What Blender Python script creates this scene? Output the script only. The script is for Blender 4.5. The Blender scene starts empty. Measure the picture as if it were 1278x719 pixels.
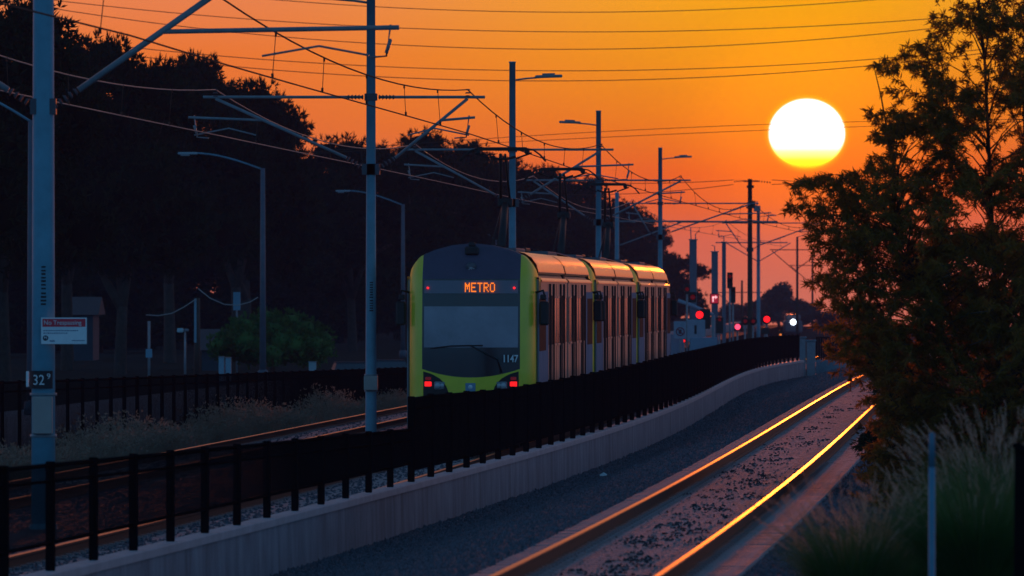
import bpy, math, random
import numpy as np
from mathutils import Vector, Matrix

random.seed(7)
rng = np.random.default_rng(7)
C = bpy.context.scene.collection
F = 10000.0          # focal length in pixels of the 1278 px wide photograph
H = 3.2              # camera height
HY = 370.0           # horizon row


def P(px, py, Y):
    return Vector(((px - 639) / F * Y, Y, H + (HY - py) / F * Y))


# ------------------------------------------------------------------ materials
MATS = {}


def mat(name, col, rough=0.6, metal=0.0, var=0.0, scale=8.0, bump=0.0, bscale=40.0, emis=None, estr=0.0,
        spec=0.5, trans=0.0, stretch=None, coat=0.0):
    if name in MATS:
        return MATS[name]
    m = bpy.data.materials.new(name)
    m.use_nodes = True
    nt = m.node_tree
    b = nt.nodes['Principled BSDF']
    b.inputs['Base Color'].default_value = (*col, 1)
    b.inputs['Roughness'].default_value = rough
    b.inputs['Metallic'].default_value = metal
    b.inputs['Specular IOR Level'].default_value = spec
    b.inputs['Coat Weight'].default_value = coat
    if emis:
        b.inputs['Emission Color'].default_value = (*emis, 1)
        b.inputs['Emission Strength'].default_value = estr
    tc = nt.nodes.new('ShaderNodeTexCoord')
    mp = nt.nodes.new('ShaderNodeMapping')
    nt.links.new(tc.outputs['Object'], mp.inputs['Vector'])
    if stretch:
        mp.inputs['Scale'].default_value = stretch
    if var > 0:
        n = nt.nodes.new('ShaderNodeTexNoise')
        n.inputs['Scale'].default_value = scale
        n.inputs['Detail'].default_value = 6
        n.inputs['Roughness'].default_value = 0.65
        nt.links.new(mp.outputs[0], n.inputs['Vector'])
        r = nt.nodes.new('ShaderNodeValToRGB')
        r.color_ramp.elements[0].position = 0.3
        r.color_ramp.elements[1].position = 0.72
        r.color_ramp.elements[0].color = (*[c * (1 - var) for c in col], 1)
        r.color_ramp.elements[1].color = (*[min(1, c * (1 + var)) for c in col], 1)
        nt.links.new(n.outputs['Fac'], r.inputs['Fac'])
        nt.links.new(r.outputs['Color'], b.inputs['Base Color'])
    if bump > 0:
        n2 = nt.nodes.new('ShaderNodeTexNoise')
        n2.inputs['Scale'].default_value = bscale
        n2.inputs['Detail'].default_value = 4
        nt.links.new(tc.outputs['Object'], n2.inputs['Vector'])
        bp = nt.nodes.new('ShaderNodeBump')
        bp.inputs['Strength'].default_value = bump
        bp.inputs['Distance'].default_value = 0.03
        nt.links.new(n2.outputs['Fac'], bp.inputs['Height'])
        nt.links.new(bp.outputs['Normal'], b.inputs['Normal'])
    if trans > 0:
        t = nt.nodes.new('ShaderNodeBsdfTranslucent')
        t.inputs['Color'].default_value = (*[min(1, c * 1.6) for c in col], 1)
        mx = nt.nodes.new('ShaderNodeMixShader')
        mx.inputs[0].default_value = trans
        out = nt.nodes['Material Output']
        nt.links.new(b.outputs[0], mx.inputs[1])
        nt.links.new(t.outputs[0], mx.inputs[2])
        nt.links.new(mx.outputs[0], out.inputs['Surface'])
    MATS[name] = m
    return m


lamp_steel = mat('dull lamp steel', (.10, .12, .16), .6, var=.15, scale=3)
steel = mat('galvanised steel', (.13, .29, .38), .5, .0, var=.16, scale=3, bump=.1)
steel_tube = mat('weathered tube steel', (.22, .25, .28), .5, .0, var=.2, scale=6)
wire_m = mat('wire copper', (.08, .055, .045), .9, spec=.1)
insul_m = mat('insulator', (.10, .10, .12), .8, spec=.2)
concrete = mat('wall concrete', (.19, .25, .30), .85, var=.42, scale=1.7, bump=.4, bscale=30, stretch=(1, 1, .35))
tie_m = mat('tie concrete', (.40, .31, .32), .8, var=.5, scale=9, bump=.8, bscale=25)
rail_side = mat('rusty rail steel', (.055, .03, .022), .75, var=.3, scale=10)
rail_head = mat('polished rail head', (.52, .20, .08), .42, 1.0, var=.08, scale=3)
ballast_m = mat('ballast', (.085, .095, .125), .9, var=.5, scale=14, bump=1.0, bscale=18)
stone_m = mat('crushed stone', (.10, .11, .14), .85, var=.75, scale=22)
dark_stone = mat('dark stone', (.035, .037, .05), .9, var=.5, scale=5)
dirt_m = mat('dirt', (.045, .042, .038), 1.0, spec=.0, var=.4, scale=1.2, bump=.6)
asphalt = mat('asphalt', (.04, .042, .048), 1.0, spec=.05, var=.25, scale=2, bump=.2)
fence_m = mat('black powder coat', (.008, .007, .008), .95, spec=.0)
fence_m2 = mat('dark faded screening', (.011, .009, .010), .95, var=.3, scale=2, spec=.0)
navy = mat('navy roof paint', (.10, .07, .115), .5, var=.1, scale=4)
lime = mat('lime paint', (.86, .72, .03), .40, var=.06, scale=3, coat=.2)
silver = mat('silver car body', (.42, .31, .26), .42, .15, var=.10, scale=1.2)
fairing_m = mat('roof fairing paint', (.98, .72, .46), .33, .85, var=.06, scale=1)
greyblue = mat('cab grey paint', (.26, .27, .36), .9, var=.12, scale=2, spec=.05)
black_m = mat('black rubber', (.012, .011, .013), .6)
glass_dk = mat('dark tinted glass', (.022, .014, .02), .18, spec=.6)
glass_ws = mat('windscreen glass', (.29, .25, .30), .25, spec=.6, var=.25, scale=1.2)
glass_strip = mat('header glass', (.17, .14, .19), .3, spec=.6)
white_t = mat('white lettering', (.75, .78, .8), .6)
black_t = mat('black lettering', (.01, .012, .02), .6)
red_paint = mat('red sign paint', (.80, .03, .06), .5)
sign_white = mat('sign white', (.80, .84, .86), .5, var=.06)
amber_led = mat('amber led', (.3, .08, .01), .5, emis=(1.0, .20, .015), estr=1.25)
red_led = mat('red led', (.3, .01, .01), .4, emis=(1.0, .010, .012), estr=3.2)
red_led2 = mat('tail lamp red', (.4, .01, .01), .4, emis=(1.0, .012, .012), estr=1.1)
red_sig = mat('signal red', (.4, .01, .01), .4, emis=(1.0, .008, .012), estr=2.4)
pink_sig = mat('signal pink red', (.4, .02, .04), .4, emis=(1.0, .06, .13), estr=2.2)
arrow_lit = mat('lit arrow', (.6, .5, .5), .4, emis=(1.0, .45, .48), estr=1.1)
dark_red = mat('faintly glowing red lens', (.10, .012, .018), .4, emis=(.5, .01, .02), estr=.12)  # lens of a lamp that is off, given a faint glow
white_lamp = mat('white lamp', (.8, .8, .8), .4, emis=(.8, .9, 1.0), estr=5.0)
lens_m = mat('lamp lens', (.5, .52, .55), .25, spec=.7)
wood = mat('utility pole wood', (.07, .045, .035), .85, var=.3, scale=5)
bark = mat('bark', (.045, .036, .03), .95, var=.4, scale=5, bump=.6)
pine_leaf = mat('pine needles', (.018, .027, .014), .9, var=.4, scale=.6, spec=.0)
pine_core = mat('light-blocking pine core', (.007, .010, .007), .95, spec=.0)  # dark solid masses added inside the crowns to block light
bush_leaf = mat('bush leaves', (.055, .13, .035), .8, var=.6, scale=.8, spec=.1)
willow_leaf = mat('narrow leaves', (.20, .115, .018), .62, var=.5, scale=1.0, trans=.55, spec=.25)
twig_m = mat('twig bark', (.06, .04, .025), .85)
grass_gr = mat('green blades', (.06, .13, .025), .6, var=.4, scale=2, trans=.2)
grass_dry = mat('dry blades', (.22, .18, .13), .8, var=.35, scale=3, trans=.15)
plume_m = mat('grass plumes', (.40, .31, .22), .9, var=.3, scale=4, trans=.3)
under_m = mat('undergrowth blades', (.060, .055, .030), .8, var=.5, scale=1, trans=.1)
post_m = mat('blue grey post', (.10, .25, .36), .5, var=.15, scale=5)
far_leaf = mat('distant foliage', (.05, .055, .05), .9, var=.4, scale=.4)
beige_box = mat('beige enclosure', (.36, .31, .29), .6, var=.1, scale=3)
bldg_m = mat('painted wall', (.03, .055, .075), .85, var=.2, scale=.6)
roof_m = mat('shingle roof', (.05, .055, .065), .85, var=.2)
car_white = mat('car paint', (.05, .07, .09), .8, spec=.1)
car_glass = mat('car glass', (.06, .09, .11), .6)


# ------------------------------------------------------------------ mesh tools
class MB:
    def __init__(s):
        s.v = []; s.f = []; s.mi = []; s.sm = []

    def add(s, verts, faces, mi=0, smooth=False):
        o = len(s.v)
        s.v += [tuple(v) for v in verts]
        s.f += [tuple(i + o for i in f) for f in faces]
        s.mi += [mi] * len(faces); s.sm += [smooth] * len(faces)
        return s

    def box(s, x0, x1, y0, y1, z0, z1, mi=0, M=None):
        vs = [Vector(p) for p in ((x0, y0, z0), (x1, y0, z0), (x1, y1, z0), (x0, y1, z0),
                                  (x0, y0, z1), (x1, y0, z1), (x1, y1, z1), (x0, y1, z1))]
        if M: vs = [M @ v for v in vs]
        return s.add(vs, [(0, 3, 2, 1), (4, 5, 6, 7), (0, 1, 5, 4), (1, 2, 6, 5), (2, 3, 7, 6), (3, 0, 4, 7)], mi)

    def bbox(s, x0, x1, y0, y1, z0, z1, b=.01, mi=0, M=None):
        """box with chamfered edges"""
        vs = []
        for z, k in ((z0, b), (z0 + b, 0), (z1 - b, 0), (z1, b)):
            a = k
            ring = [(x0 + b + a * 0, y0 + a), (x1 - b, y0 + a), (x1 - a, y0 + b), (x1 - a, y1 - b),
                    (x1 - b, y1 - a), (x0 + b, y1 - a), (x0 + a, y1 - b), (x0 + a, y0 + b)]
            vs += [Vector((x, y, z)) for x, y in ring]
        if M: vs = [M @ v for v in vs]
        f = []
        for j in range(3):
            for i in range(8):
                k = (i + 1) % 8
                f.append((j * 8 + i, j * 8 + k, j * 8 + 8 + k, j * 8 + 8 + i))
        f.append(tuple(range(7, -1, -1))); f.append(tuple(range(24, 32)))
        return s.add(vs, f, mi)

    def tube(s, pts, r, n=8, mi=0, cap=True):
        pts = [Vector(p) for p in pts]
        rs = r if isinstance(r, (list, tuple)) else [r] * len(pts)
        vs = []
        up0 = Vector((0, 0, 1))
        for i, p in enumerate(pts):
            t = (pts[min(i + 1, len(pts) - 1)] - pts[max(i - 1, 0)]).normalized()
            u = up0 if abs(t.z) < .9 else Vector((1, 0, 0))
            a = t.cross(u).normalized(); b = a.cross(t).normalized()
            for k in range(n):
                an = 2 * math.pi * k / n
                vs.append(p + (a * math.cos(an) + b * math.sin(an)) * rs[i])
        f = []
        for i in range(len(pts) - 1):
            for k in range(n):
                k2 = (k + 1) % n
                f.append((i * n + k, i * n + k2, (i + 1) * n + k2, (i + 1) * n + k))
        if cap:
            f.append(tuple(range(n - 1, -1, -1))); f.append(tuple(range((len(pts) - 1) * n, len(pts) * n)))
        return s.add(vs, f, mi, True)

    def cyl(s, p, r, h, axis='z', n=16, mi=0, r2=None):
        p = Vector(p); d = {'x': Vector((h, 0, 0)), 'y': Vector((0, h, 0)), 'z': Vector((0, 0, h))}[axis]
        return s.tube([p, p + d], [r, r2 if r2 is not None else r], n, mi)

    def lathe(s, cx, cy, prof, n=16, mi=0):
        vs = []
        for r, z in prof:
            for k in range(n):
                a = 2 * math.pi * k / n
                vs.append((cx + r * math.cos(a), cy + r * math.sin(a), z))
        f = []
        for i in range(len(prof) - 1):
            for k in range(n):
                k2 = (k + 1) % n
                f.append((i * n + k, i * n + k2, (i + 1) * n + k2, (i + 1) * n + k))
        f.append(tuple(range(n - 1, -1, -1))); f.append(tuple(range((len(prof) - 1) * n, len(prof) * n)))
        return s.add(vs, f, mi, True)

    def grid(s, rows, mi=0, smooth=True):
        n = len(rows[0]); vs = [p for r in rows for p in r]; f = []
        for j in range(len(rows) - 1):
            for i in range(n - 1):
                f.append((j * n + i, j * n + i + 1, (j + 1) * n + i + 1, (j + 1) * n + i))
        return s.add(vs, f, mi, smooth)

    def build(s, name, mats, parent=None, loc=None):
        me = bpy.data.meshes.new(name)
        me.from_pydata(s.v, [], s.f)
        if not isinstance(mats, (list, tuple)): mats = [mats]
        for m in mats: me.materials.append(m)
        me.polygons.foreach_set('material_index', s.mi)
        me.polygons.foreach_set('use_smooth', s.sm)
        me.update()
        return link(name, me, parent, loc)


def link(name, me, parent=None, loc=None):
    o = bpy.data.objects.new(name, me); C.objects.link(o)
    if parent: o.parent = parent
    if loc is not None: o.location = loc
    return o


def npmesh(name, V, Fc, m, parent=None, smooth=False, mats=None, mi=None):
    """V (n,3) float, Fc (m,k) int"""
    me = bpy.data.meshes.new(name)
    V = np.ascontiguousarray(V, dtype=np.float32); k = Fc.shape[1]
    me.vertices.add(len(V)); me.vertices.foreach_set('co', V.ravel())
    me.loops.add(Fc.size); me.loops.foreach_set('vertex_index', Fc.astype(np.int32).ravel())
    me.polygons.add(len(Fc))
    me.polygons.foreach_set('loop_start', np.arange(0, Fc.size, k, dtype=np.int32))
    try: me.polygons.foreach_set('loop_total', np.full(len(Fc), k, dtype=np.int32))
    except Exception: pass
    for mm in (mats or [m]): me.materials.append(mm)
    if mi is not None: me.polygons.foreach_set('material_index', mi.astype(np.int32))
    me.update(calc_edges=True)
    me.validate()
    return link(name, me, parent)


def tag(o, label=None, cat=None, group=None, kind=None):
    if label: o['label'] = label
    if cat: o['category'] = cat
    if group: o['group'] = group
    if kind: o['kind'] = kind
    return o


def empty(name, loc, label, cat, group=None, rz=0):
    o = bpy.data.objects.new(name, None); C.objects.link(o)
    o.location = loc; o.rotation_euler = (0, 0, rz); o.empty_display_size = .3
    return tag(o, label, cat, group)


def kids(o): return [c for c in bpy.data.objects if c.parent == o]


def copy_tree(o, parent=None):
    c = o.copy(); C.objects.link(c); c.parent = parent
    for ch in kids(o): copy_tree(ch, c)
    return c


def text_part(name, s, size, m, parent, loc, rot=(math.pi / 2, 0, 0), align='CENTER', ext=.002, label=None, xs=1.0):
    cu = bpy.data.curves.new('t', 'FONT'); cu.body = s; cu.size = size; cu.align_x = align; cu.align_y = 'CENTER'
    cu.extrude = ext; cu.offset = .005 if s == '1147' else .03 if s == '1' else 0
    o = bpy.data.objects.new('t', cu); C.objects.link(o)
    bpy.context.view_layer.update()
    me = bpy.data.meshes.new_from_object(o.evaluated_get(bpy.context.evaluated_depsgraph_get()))
    bpy.data.objects.remove(o)
    me.materials.clear(); me.materials.append(m); me.name = name
    o = link(name, me, parent, loc); o.rotation_euler = rot; o.scale = (xs, 1, 1)
    if label: o['label'] = label
    return o


def fit(pts, deg):
    p = np.array(pts, float)
    m = p[:, 0].mean(); s = p[:, 0].std()
    c = np.polyfit((p[:, 0] - m) / s, p[:, 1], deg)
    return lambda Y: float(np.polyval(c, (Y - m) / s))


# ------------------------------------------------------------------ alignments
rail_z = 0.10
_xr = fit([(60, -7.3), (80, -5.85), (98, -4.51), (108.4, -3.67), (129.4, -2.15), (148.3, -.8), (160, -.08),
           (200, 2.04), (241, 4.24), (300, 7.9), (344, 11.0), (420, 16.2)], 4)


def c1(Y):
    if Y > 420: return _xr(420) - .75 + .069 * (Y - 420)
    return _xr(Y) - .75


def c0(Y): return c1(Y) - 5.1


_c2 = fit([(50, -1.1), (73.3, .5), (94.2, 1.93), (120.7, 3.75), (138.4, 4.78), (176.5, 7.03), (219.7, 9.55),
           (256, 11.9), (344, 17.6), (420, 22.6)], 4)


def c2(Y): return _c2(Y) if Y < 420 else _c2(420) + .066 * (Y - 420)


_w = fit([(60, -6.3), (79.7, -4.69), (95.7, -3.24), (120.6, -1.5), (137, -.1), (168.7, 2.15), (223.6, 5.1), (299, 8.9),
          (344, 12.3)], 4)


def wx(Y): return _w(Y)


WALL_TOP = H - 2.75


def wz(Y): return WALL_TOP


# ------------------------------------------------------------------ ground
def sheet(name, Ys, cols, m, kind='structure'):
    b = MB(); rows = []
    for Y in Ys: rows.append([(x, Y, z) for x, z in cols(Y)])
    b.grid(rows); o = b.build(name, m); tag(o, kind=kind); return o


g = MB(); g.box(-130, 180, -8, 1215, -1.8, -1.3); tag(g.build('ground', dirt_m), kind='structure')
Ys = list(np.arange(34, 424, 4.))
sheet('track_bed', Ys, lambda Y: [(c0(Y) - 3.0, -.02), (c0(Y) - 2.2, -.075), (c0(Y), -.07), (c1(Y) - 2.6, -.05), (c1(Y), -.07),
                                   (wx(Y) - .16 if Y < 346 else c1(Y) + 2, -.06)], ballast_m)


def t2prof(Y):
    w = wx(min(Y, 346)) + (0 if Y < 346 else .06 * (Y - 346)); c = c2(Y)
    return [(w - .1, -.30), (w + .6, -.27), (w + 1.3, -.19), (w + (c - 1.9 - w) * .55, -.02 + .12 * min(1, max(0, (Y - 120) / 200))), (c - 1.95, .33), (c - 1.45, .43), (c + 1.35, .43), (c + 1.6, .40),
            (c + 2.1, .22), (c + 2.6, .25), (c + 3.4, .45), (c + 4.6, .75), (c + 8, 1.0), (c + 60, 1.0)]


def t2z(Y, x):
    pr = t2prof(Y)
    return float(np.interp(x, [p[0] for p in pr], [p[1] for p in pr]))


sheet('ballast_shoulder', Ys, lambda Y: t2prof(Y)[:10], ballast_m)
sheet('embankment', Ys, lambda Y: [(x, z + .004) for x, z in t2prof(Y)[9:]], dirt_m)
def lfx(Y): return c0(min(Y, 420)) - 1.95 + .05 * max(0, Y - 420)


YR = list(np.arange(30, 1200, 15.))
sheet('road', YR, lambda Y: [(lfx(Y) - 9.2, -1.0), (lfx(Y) - 3.0, -1.0)], asphalt)
sheet('kerb', YR, lambda Y: [(lfx(Y) - 9.6, .0), (lfx(Y) - 9.2, -.10), (lfx(Y) - 9.2, -1.0)], concrete)
sheet('sidewalk', YR, lambda Y: [(-125, .0), (lfx(Y) - 9.6, .0)], dirt_m)
sheet('road_edge', YR, lambda Y: [(lfx(Y) - 3.0, -1.0), (lfx(Y) - 1.6, .0)], dirt_m)
sheet('verge', Ys, lambda Y: [(lfx(Y) - 1.62, .0), (c0(Y) - 3.0, -.016)], dirt_m)


# stones (instanced by hand into one mesh)
def stones(name, n, fn, size, m):
    base = np.array([(1, 0, 0), (-1, 0, 0), (0, 1, 0), (0, -1, 0), (0, 0, 1), (0, 0, -1)], float)
    fc = np.array([(0, 2, 4), (2, 1, 4), (1, 3, 4), (3, 0, 4), (2, 0, 5), (1, 2, 5), (3, 1, 5), (0, 3, 5)])
    pos = fn(n); n = len(pos)
    sc = size * (0.5 + rng.random((n, 1, 3)))
    a = rng.random(n) * 6.28; ti = rng.random(n) * 1.2
    R = np.zeros((n, 3, 3)); ca, sa, ct, st = np.cos(a), np.sin(a), np.cos(ti), np.sin(ti)
    R[:, 0, 0] = ca; R[:, 0, 1] = -sa; R[:, 1, 0] = sa * ct; R[:, 1, 1] = ca * ct; R[:, 1, 2] = -st
    R[:, 2, 0] = sa * st; R[:, 2, 1] = ca * st; R[:, 2, 2] = ct
    V = np.einsum('nij,nkj->nki', R, base[None] * sc * (1 + .3 * rng.random((n, 6, 1)))) + pos[:, None, :]
    Fc = (fc[None] + (np.arange(n) * 6)[:, None, None]).reshape(-1, 3)
    o = npmesh(name, V.reshape(-1, 3), Fc, m); tag(o, kind='stuff'); return o


def randY(n, a, b):   # denser near the camera
    u = rng.random(n); return 1 / (1 / a + u * (1 / b - 1 / a))


def shoulder(n):
    Y = randY(n, 66, 345); out = []
    for y in Y:
        w, c = wx(y), c2(y); x = w + .05 + (c - 1.35 - w) * rng.random()
        out.append((x, y, t2z(y, x) + .005))
    return np.array(out)


def between_rails(n):
    Y = randY(n, 66, 260); out = []
    for y in Y:
        c = c2(y); x = c + rng.uniform(-.66, .66)
        ph = (y / .61) % 1
        if ph < .42 and rng.random() < .93: continue
        out.append((x, y, .425 + rng.random() * .03))
    return np.array(out)


def right_shoulder(n):
    Y = randY(n, 60, 200); out = []
    for y in Y:
        c = c2(y); x = c + rng.uniform(1.32, 2.5)
        out.append((x, y, t2z(y, x) + .01))
    return np.array(out)


def tram_bed(n):
    Y = randY(n, 75, 260); out = []
    for y in Y:
        x = rng.uniform(c0(y) - 2.2, wx(y) - .2)
        out.append((x, y, -.062))
    return np.array(out)


def tie_spill(n):
    # loose stones scattered in clumps over the ties of the right track
    out = []
    for _ in range(n // 12):
        y0 = float(randY(1, 66, 250)[0]); x0 = rng.uniform(-.6, .6) * (1 if rng.random() < .5 else .4)
        for _ in range(12):
            y = y0 + rng.normal() * .5; x = c2(y) + np.clip(x0 + rng.normal() * .10, -.64, .64); out.append((x, y, .475))
    return np.array(out)


stones('ballast_gravel', 80000, shoulder, .046, stone_m)
stones('track_gravel', 22000, between_rails, .032, mat('dusty stone', (.26, .23, .235), .8, var=.75, scale=22))
stones('spilled_gravel', 1900, tie_spill, .022, dark_stone)
stones('bank_gravel', 12000, right_shoulder, .03, stone_m)
stones('tram_bed_gravel', 30000, tram_bed, .028, stone_m)

# ------------------------------------------------------------------ tracks
RP = [(-.07, 0), (.07, 0), (.07, .014), (.014, .03), (.012, .105), (.036, .118), (.036, .146), (.028, .155), (-.028, .155),
      (-.036, .146), (-.036, .118), (-.012, .105), (-.014, .03), (-.07, .014)]


def track(cf, zt, Y0, Y1, label, tie0):
    root = empty('railway_track', (cf(Y0), Y0, zt - .155), label, 'railway track')
    L = root.location
    for s in (-1, 1):
        b = MB(); n = len(RP); vs = []; fs = []; mi = []
        YY = list(np.arange(Y0, Y1, 3.0))
        for Y in YY:
            for x, z in RP: vs.append((cf(Y) + s * .755 + x - L.x, Y - L.y, z))
        for i in range(len(YY) - 1):
            for k in range(n):
                k2 = (k + 1) % n
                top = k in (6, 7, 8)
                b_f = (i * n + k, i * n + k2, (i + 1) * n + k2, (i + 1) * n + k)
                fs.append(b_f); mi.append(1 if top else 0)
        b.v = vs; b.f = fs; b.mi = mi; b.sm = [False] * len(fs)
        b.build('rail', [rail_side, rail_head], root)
    # ties
    tb = MB(); tb.bbox(-1.32, 1.32, -.13, .13, -.16, -.004, .02)
    for s in (-1, 1): tb.box(s * .755 - .13, s * .755 + .13, -.06, .06, -.006, .022)
    first = None; k = 0; Y = tie0
    rest = MB()
    while Y < Y1 - 1:
        sl = math.atan((cf(Y + .5) - cf(Y - .5)))
        if k < 100:
            if first is None:
                o = first = tb.build('tie', tie_m, root)
            else:
                o = first.copy(); C.objects.link(o); o.parent = root
            o.location = (cf(Y) - L.x, Y - L.y, 0); o.rotation_euler = (0, rng.normal() * .002, -sl)
        else:
            M = Matrix.Translation((cf(Y) - L.x, Y - L.y, 0)) @ Matrix.Rotation(-sl, 4, 'Z')
            rest.bbox(-1.32, 1.32, -.13, .13, -.16, -.004, .02, M=M)
        Y += .61; k += 1
    o = rest.build('tie_run', tie_m, root); o['kind'] = 'stuff'
    return root


track(c2, H - 2.56, 50, 420, 'curving railway track at right whose rails shine orange, below the concrete wall', 70)
track(c1, rail_z, 60, 420, 'tram track under the train, right behind the low black fence', 86)
track(c0, rail_z, 60, 420, 'tram track left of the train, beyond the line of centre poles', 140)

# ------------------------------------------------------------------ retaining wall
wall = empty('retaining_wall', (wx(100), 100, -.3), 'long low curved concrete wall carrying the black fence beside the gravel', 'wall')
L = wall.location
pan = MB(); cap = MB()
Y = 58.0
while Y < 345:
    Y2 = min(Y + 3.0, 346)
    for a, bb in ((Y, (Y + Y2) / 2), ((Y + Y2) / 2, Y2)):
        pa = (wx(a), a); pb = (wx(bb), bb)
        e = .03 if bb == Y2 else 0
        vs = []
        for (x, y) in (pa, (pb[0], pb[1] - e)):
            vs += [(x - .10, y, -.6), (x + .10, y, -.6), (x + .085, y, WALL_TOP - .10), (x - .085, y, WALL_TOP - .10)]
        vs = [(v[0] - L.x, v[1] - L.y, v[2] - L.z) for v in vs]
        pan.add(vs, [(0, 1, 2, 3), (7, 6, 5, 4), (1, 5, 6, 2), (0, 3, 7, 4), (3, 2, 6, 7)])
        vs = []
        for (x, y) in (pa, pb):
            vs += [(x - .11, y, WALL_TOP - .10), (x + .115, y, WALL_TOP - .10), (x + .115, y, WALL_TOP - .015), (x + .10, y, WALL_TOP), (x - .11, y, WALL_TOP)]
        vs = [(v[0] - L.x, v[1] - L.y, v[2] - L.z) for v in vs]
        cap.add(vs, [(0, 1, 2, 3, 4), (9, 8, 7, 6, 5), (1, 6, 7, 2), (2, 7, 8, 3), (3, 8, 9, 4), (4, 9, 5, 0), (0, 5, 6, 1)])
    Y = Y2
pan.build('wall_panel', concrete, wall); cap.build('coping', mat('coping concrete', (.36, .40, .44), .75, var=.15, scale=2), wall)

# ------------------------------------------------------------------ fence on the wall
near_f = empty('picket_fence', (wx(100), 100, WALL_TOP), 'lower near run of the black fence on the concrete wall', 'fence')
far_f = empty('picket_fence', (wx(150), 150, WALL_TOP), 'taller black screened run of fence on the wall, hiding the foot of the train', 'fence')


def fence_run(root, Ya, Yb, top, bot, step, pick, pw, post=.05, post_h=None, fx=wx, base=None, pm=fence_m, pm2=fence_m, basez=WALL_TOP, infill=.006):
    L = root.location; Y = Ya; first = None; npost = 0
    while Y < Yb - .2:
        Y2 = min(Y + step, Yb)
        b = MB(); sl = (fx(Y2) - fx(Y)) / (Y2 - Y); an = -math.atan(sl)
        t1, t2 = top(Y), top(Y2)
        pb = MB(); ph = t1 - basez + .04
        pb.bbox(-post, post, -post, post, 0, ph, .008)
        o = pb.build('fence_post', pm, root); o.location = (fx(Y) - L.x, Y - L.y, basez - L.z); o.rotation_euler = (0, 0, an)
        # rails
        A = Vector((fx(Y) - L.x, Y - L.y, 0)); B = Vector((fx(Y2) - L.x, Y2 - L.y, 0))
        for (za, zb, r) in ((t1, t2, .022), (t1 - .16, t2 - .16, .016), (basez + bot + .02, basez + bot + .02, .02)):
            b.tube([A + Vector((0, 0, za - L.z)), B + Vector((0, 0, zb - L.z))], r, 4)
        n = int((Y2 - Y) / pick)
        for i in range(n):
            f = (i + .5) / n; p = A.lerp(B, f); tz = t1 + (t2 - t1) * f - L.z
            b.box(-pw / 2, pw / 2, -infill, infill, basez + bot - L.z, tz, M=Matrix.Translation(p) @ Matrix.Rotation(an, 4, 'Z'))
        b.build('fence_panel', pm2, root)
        Y = Y2


YS = min((abs(639 + wx(y) / y * F - 513), y) for y in np.arange(95, 140, .1))[1]
fence_run(near_f, YS - .1 - 3.2 * 15, YS - .1, lambda Y: float(np.interp(Y, [76, 80, 122], [H - 1.66, H - 1.69, H - 2.0])), .26, 3.2, .042, .004, .045, infill=.0028)
fence_run(far_f, YS, 344.6, lambda Y: float(np.interp(Y, [122, 137, 207, 299, 344], [H - 1.52, H - 1.60, H - 1.50, H - 1.60, H - 1.67])), .16, 3.3, .12, .03, .05, pm2=fence_m2, infill=.008)

# fence on the far side of the left track
lf = lambda Y: c0(Y) - 1.95
left_f = empty('picket_fence', (lf(150), 150, 0), 'long black picket fence between the left tram track and the street', 'fence')
fence_run(left_f, 118, 300, lambda Y: float(np.interp(Y, [118, 136, 247, 300], [H - 1.42, H - 1.5, H - 2.2, H - 2.45])), .12, 2.5, .11, .008, .035, fx=lf, basez=0.0, infill=.009)

# gate pillars and short wall at the far end of the fence
for px, py, w, h_, lab in ((1001.5, 462, 8, 40, 'narrow grey pillar at the very end of the black fence'), (1012, 462, 11, 36, 'wide pale grey pillar right of the narrow one at the end of the fence')):
    Y = 352; p = P(px, py, Y); s = Y / F
    r = empty('gate_pillar', (p.x, Y, -.35), lab, 'pillar')
    b = MB(); b.bbox(-w * s / 2, w * s / 2, -.15, .15, 0, h_ * s + .3, .02); b.build('shaft', mat('pillar paint', (.25, .24, .27), .8, var=.15), r)
    b = MB(); b.bbox(-w * s / 2 - .04, w * s / 2 + .04, -.19, .19, h_ * s + .3, h_ * s + .38, .02); b.build('pillar_cap', concrete, r)
r = empty('low_wall', (P(1035, 462, 360).x, 360, -.4), 'short stretch of pale block wall beyond the end pillars', 'wall')
b = MB(); b.bbox(-.6, 3.2, -.1, .1, 0, .75, .02); b.build('block_wall', concrete, r)
b = MB()
for i in range(36): b.box(-.6 + i * .106, -.53 + i * .106, -.02, .02, .75, 1.75)
b.box(-.6, 3.2, -.03, .03, 1.72, 1.78); b.build('fence_panel', fence_m2, r)

# ------------------------------------------------------------------ overhead line poles
POLES = [(112, -6.55), (162, P(463, 0, 162).x), (220, P(639.5, 0, 220).x), (278, P(747, 0, 278).x), (347, P(824, 0, 347).x), (440, P(936, 0, 440).x), (600, P(946.5, 0, 600).x)]
MZ = H + 4.18     # messenger support
CZ = H + 3.28     # contact wire


def insulator(b, p, q, r=.045, n=5):
    p = Vector(p); q = Vector(q)
    for i in range(n):
        a = p.lerp(q, (i + .15) / n); c = p.lerp(q, (i + .6) / n); b.tube([a, c], [r, r * .55], 8)


def luminaire(root, base, sx):
    b = MB(); b.tube([base, base + Vector((sx * .35, 0, .05)), base + Vector((sx * .95, 0, .10))], .028, 6)
    b.build('lamp_arm', steel_tube, root)
    b = MB()
    e = base + Vector((sx * .62, 0, .11))
    M = Matrix.Translation(e) @ Matrix.Rotation(-sx * .03, 4, 'Y')
    x0, x1 = (0, .75) if sx > 0 else (-.75, 0)
    b.bbox(x0, x1, -.12, .12, -.05, .03, .02, M=M); b.box(x0 + .2, x1 - .2, -.09, .09, .03, .075, M=M)
    b.build('lamp_head', steel_tube, root)


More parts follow.
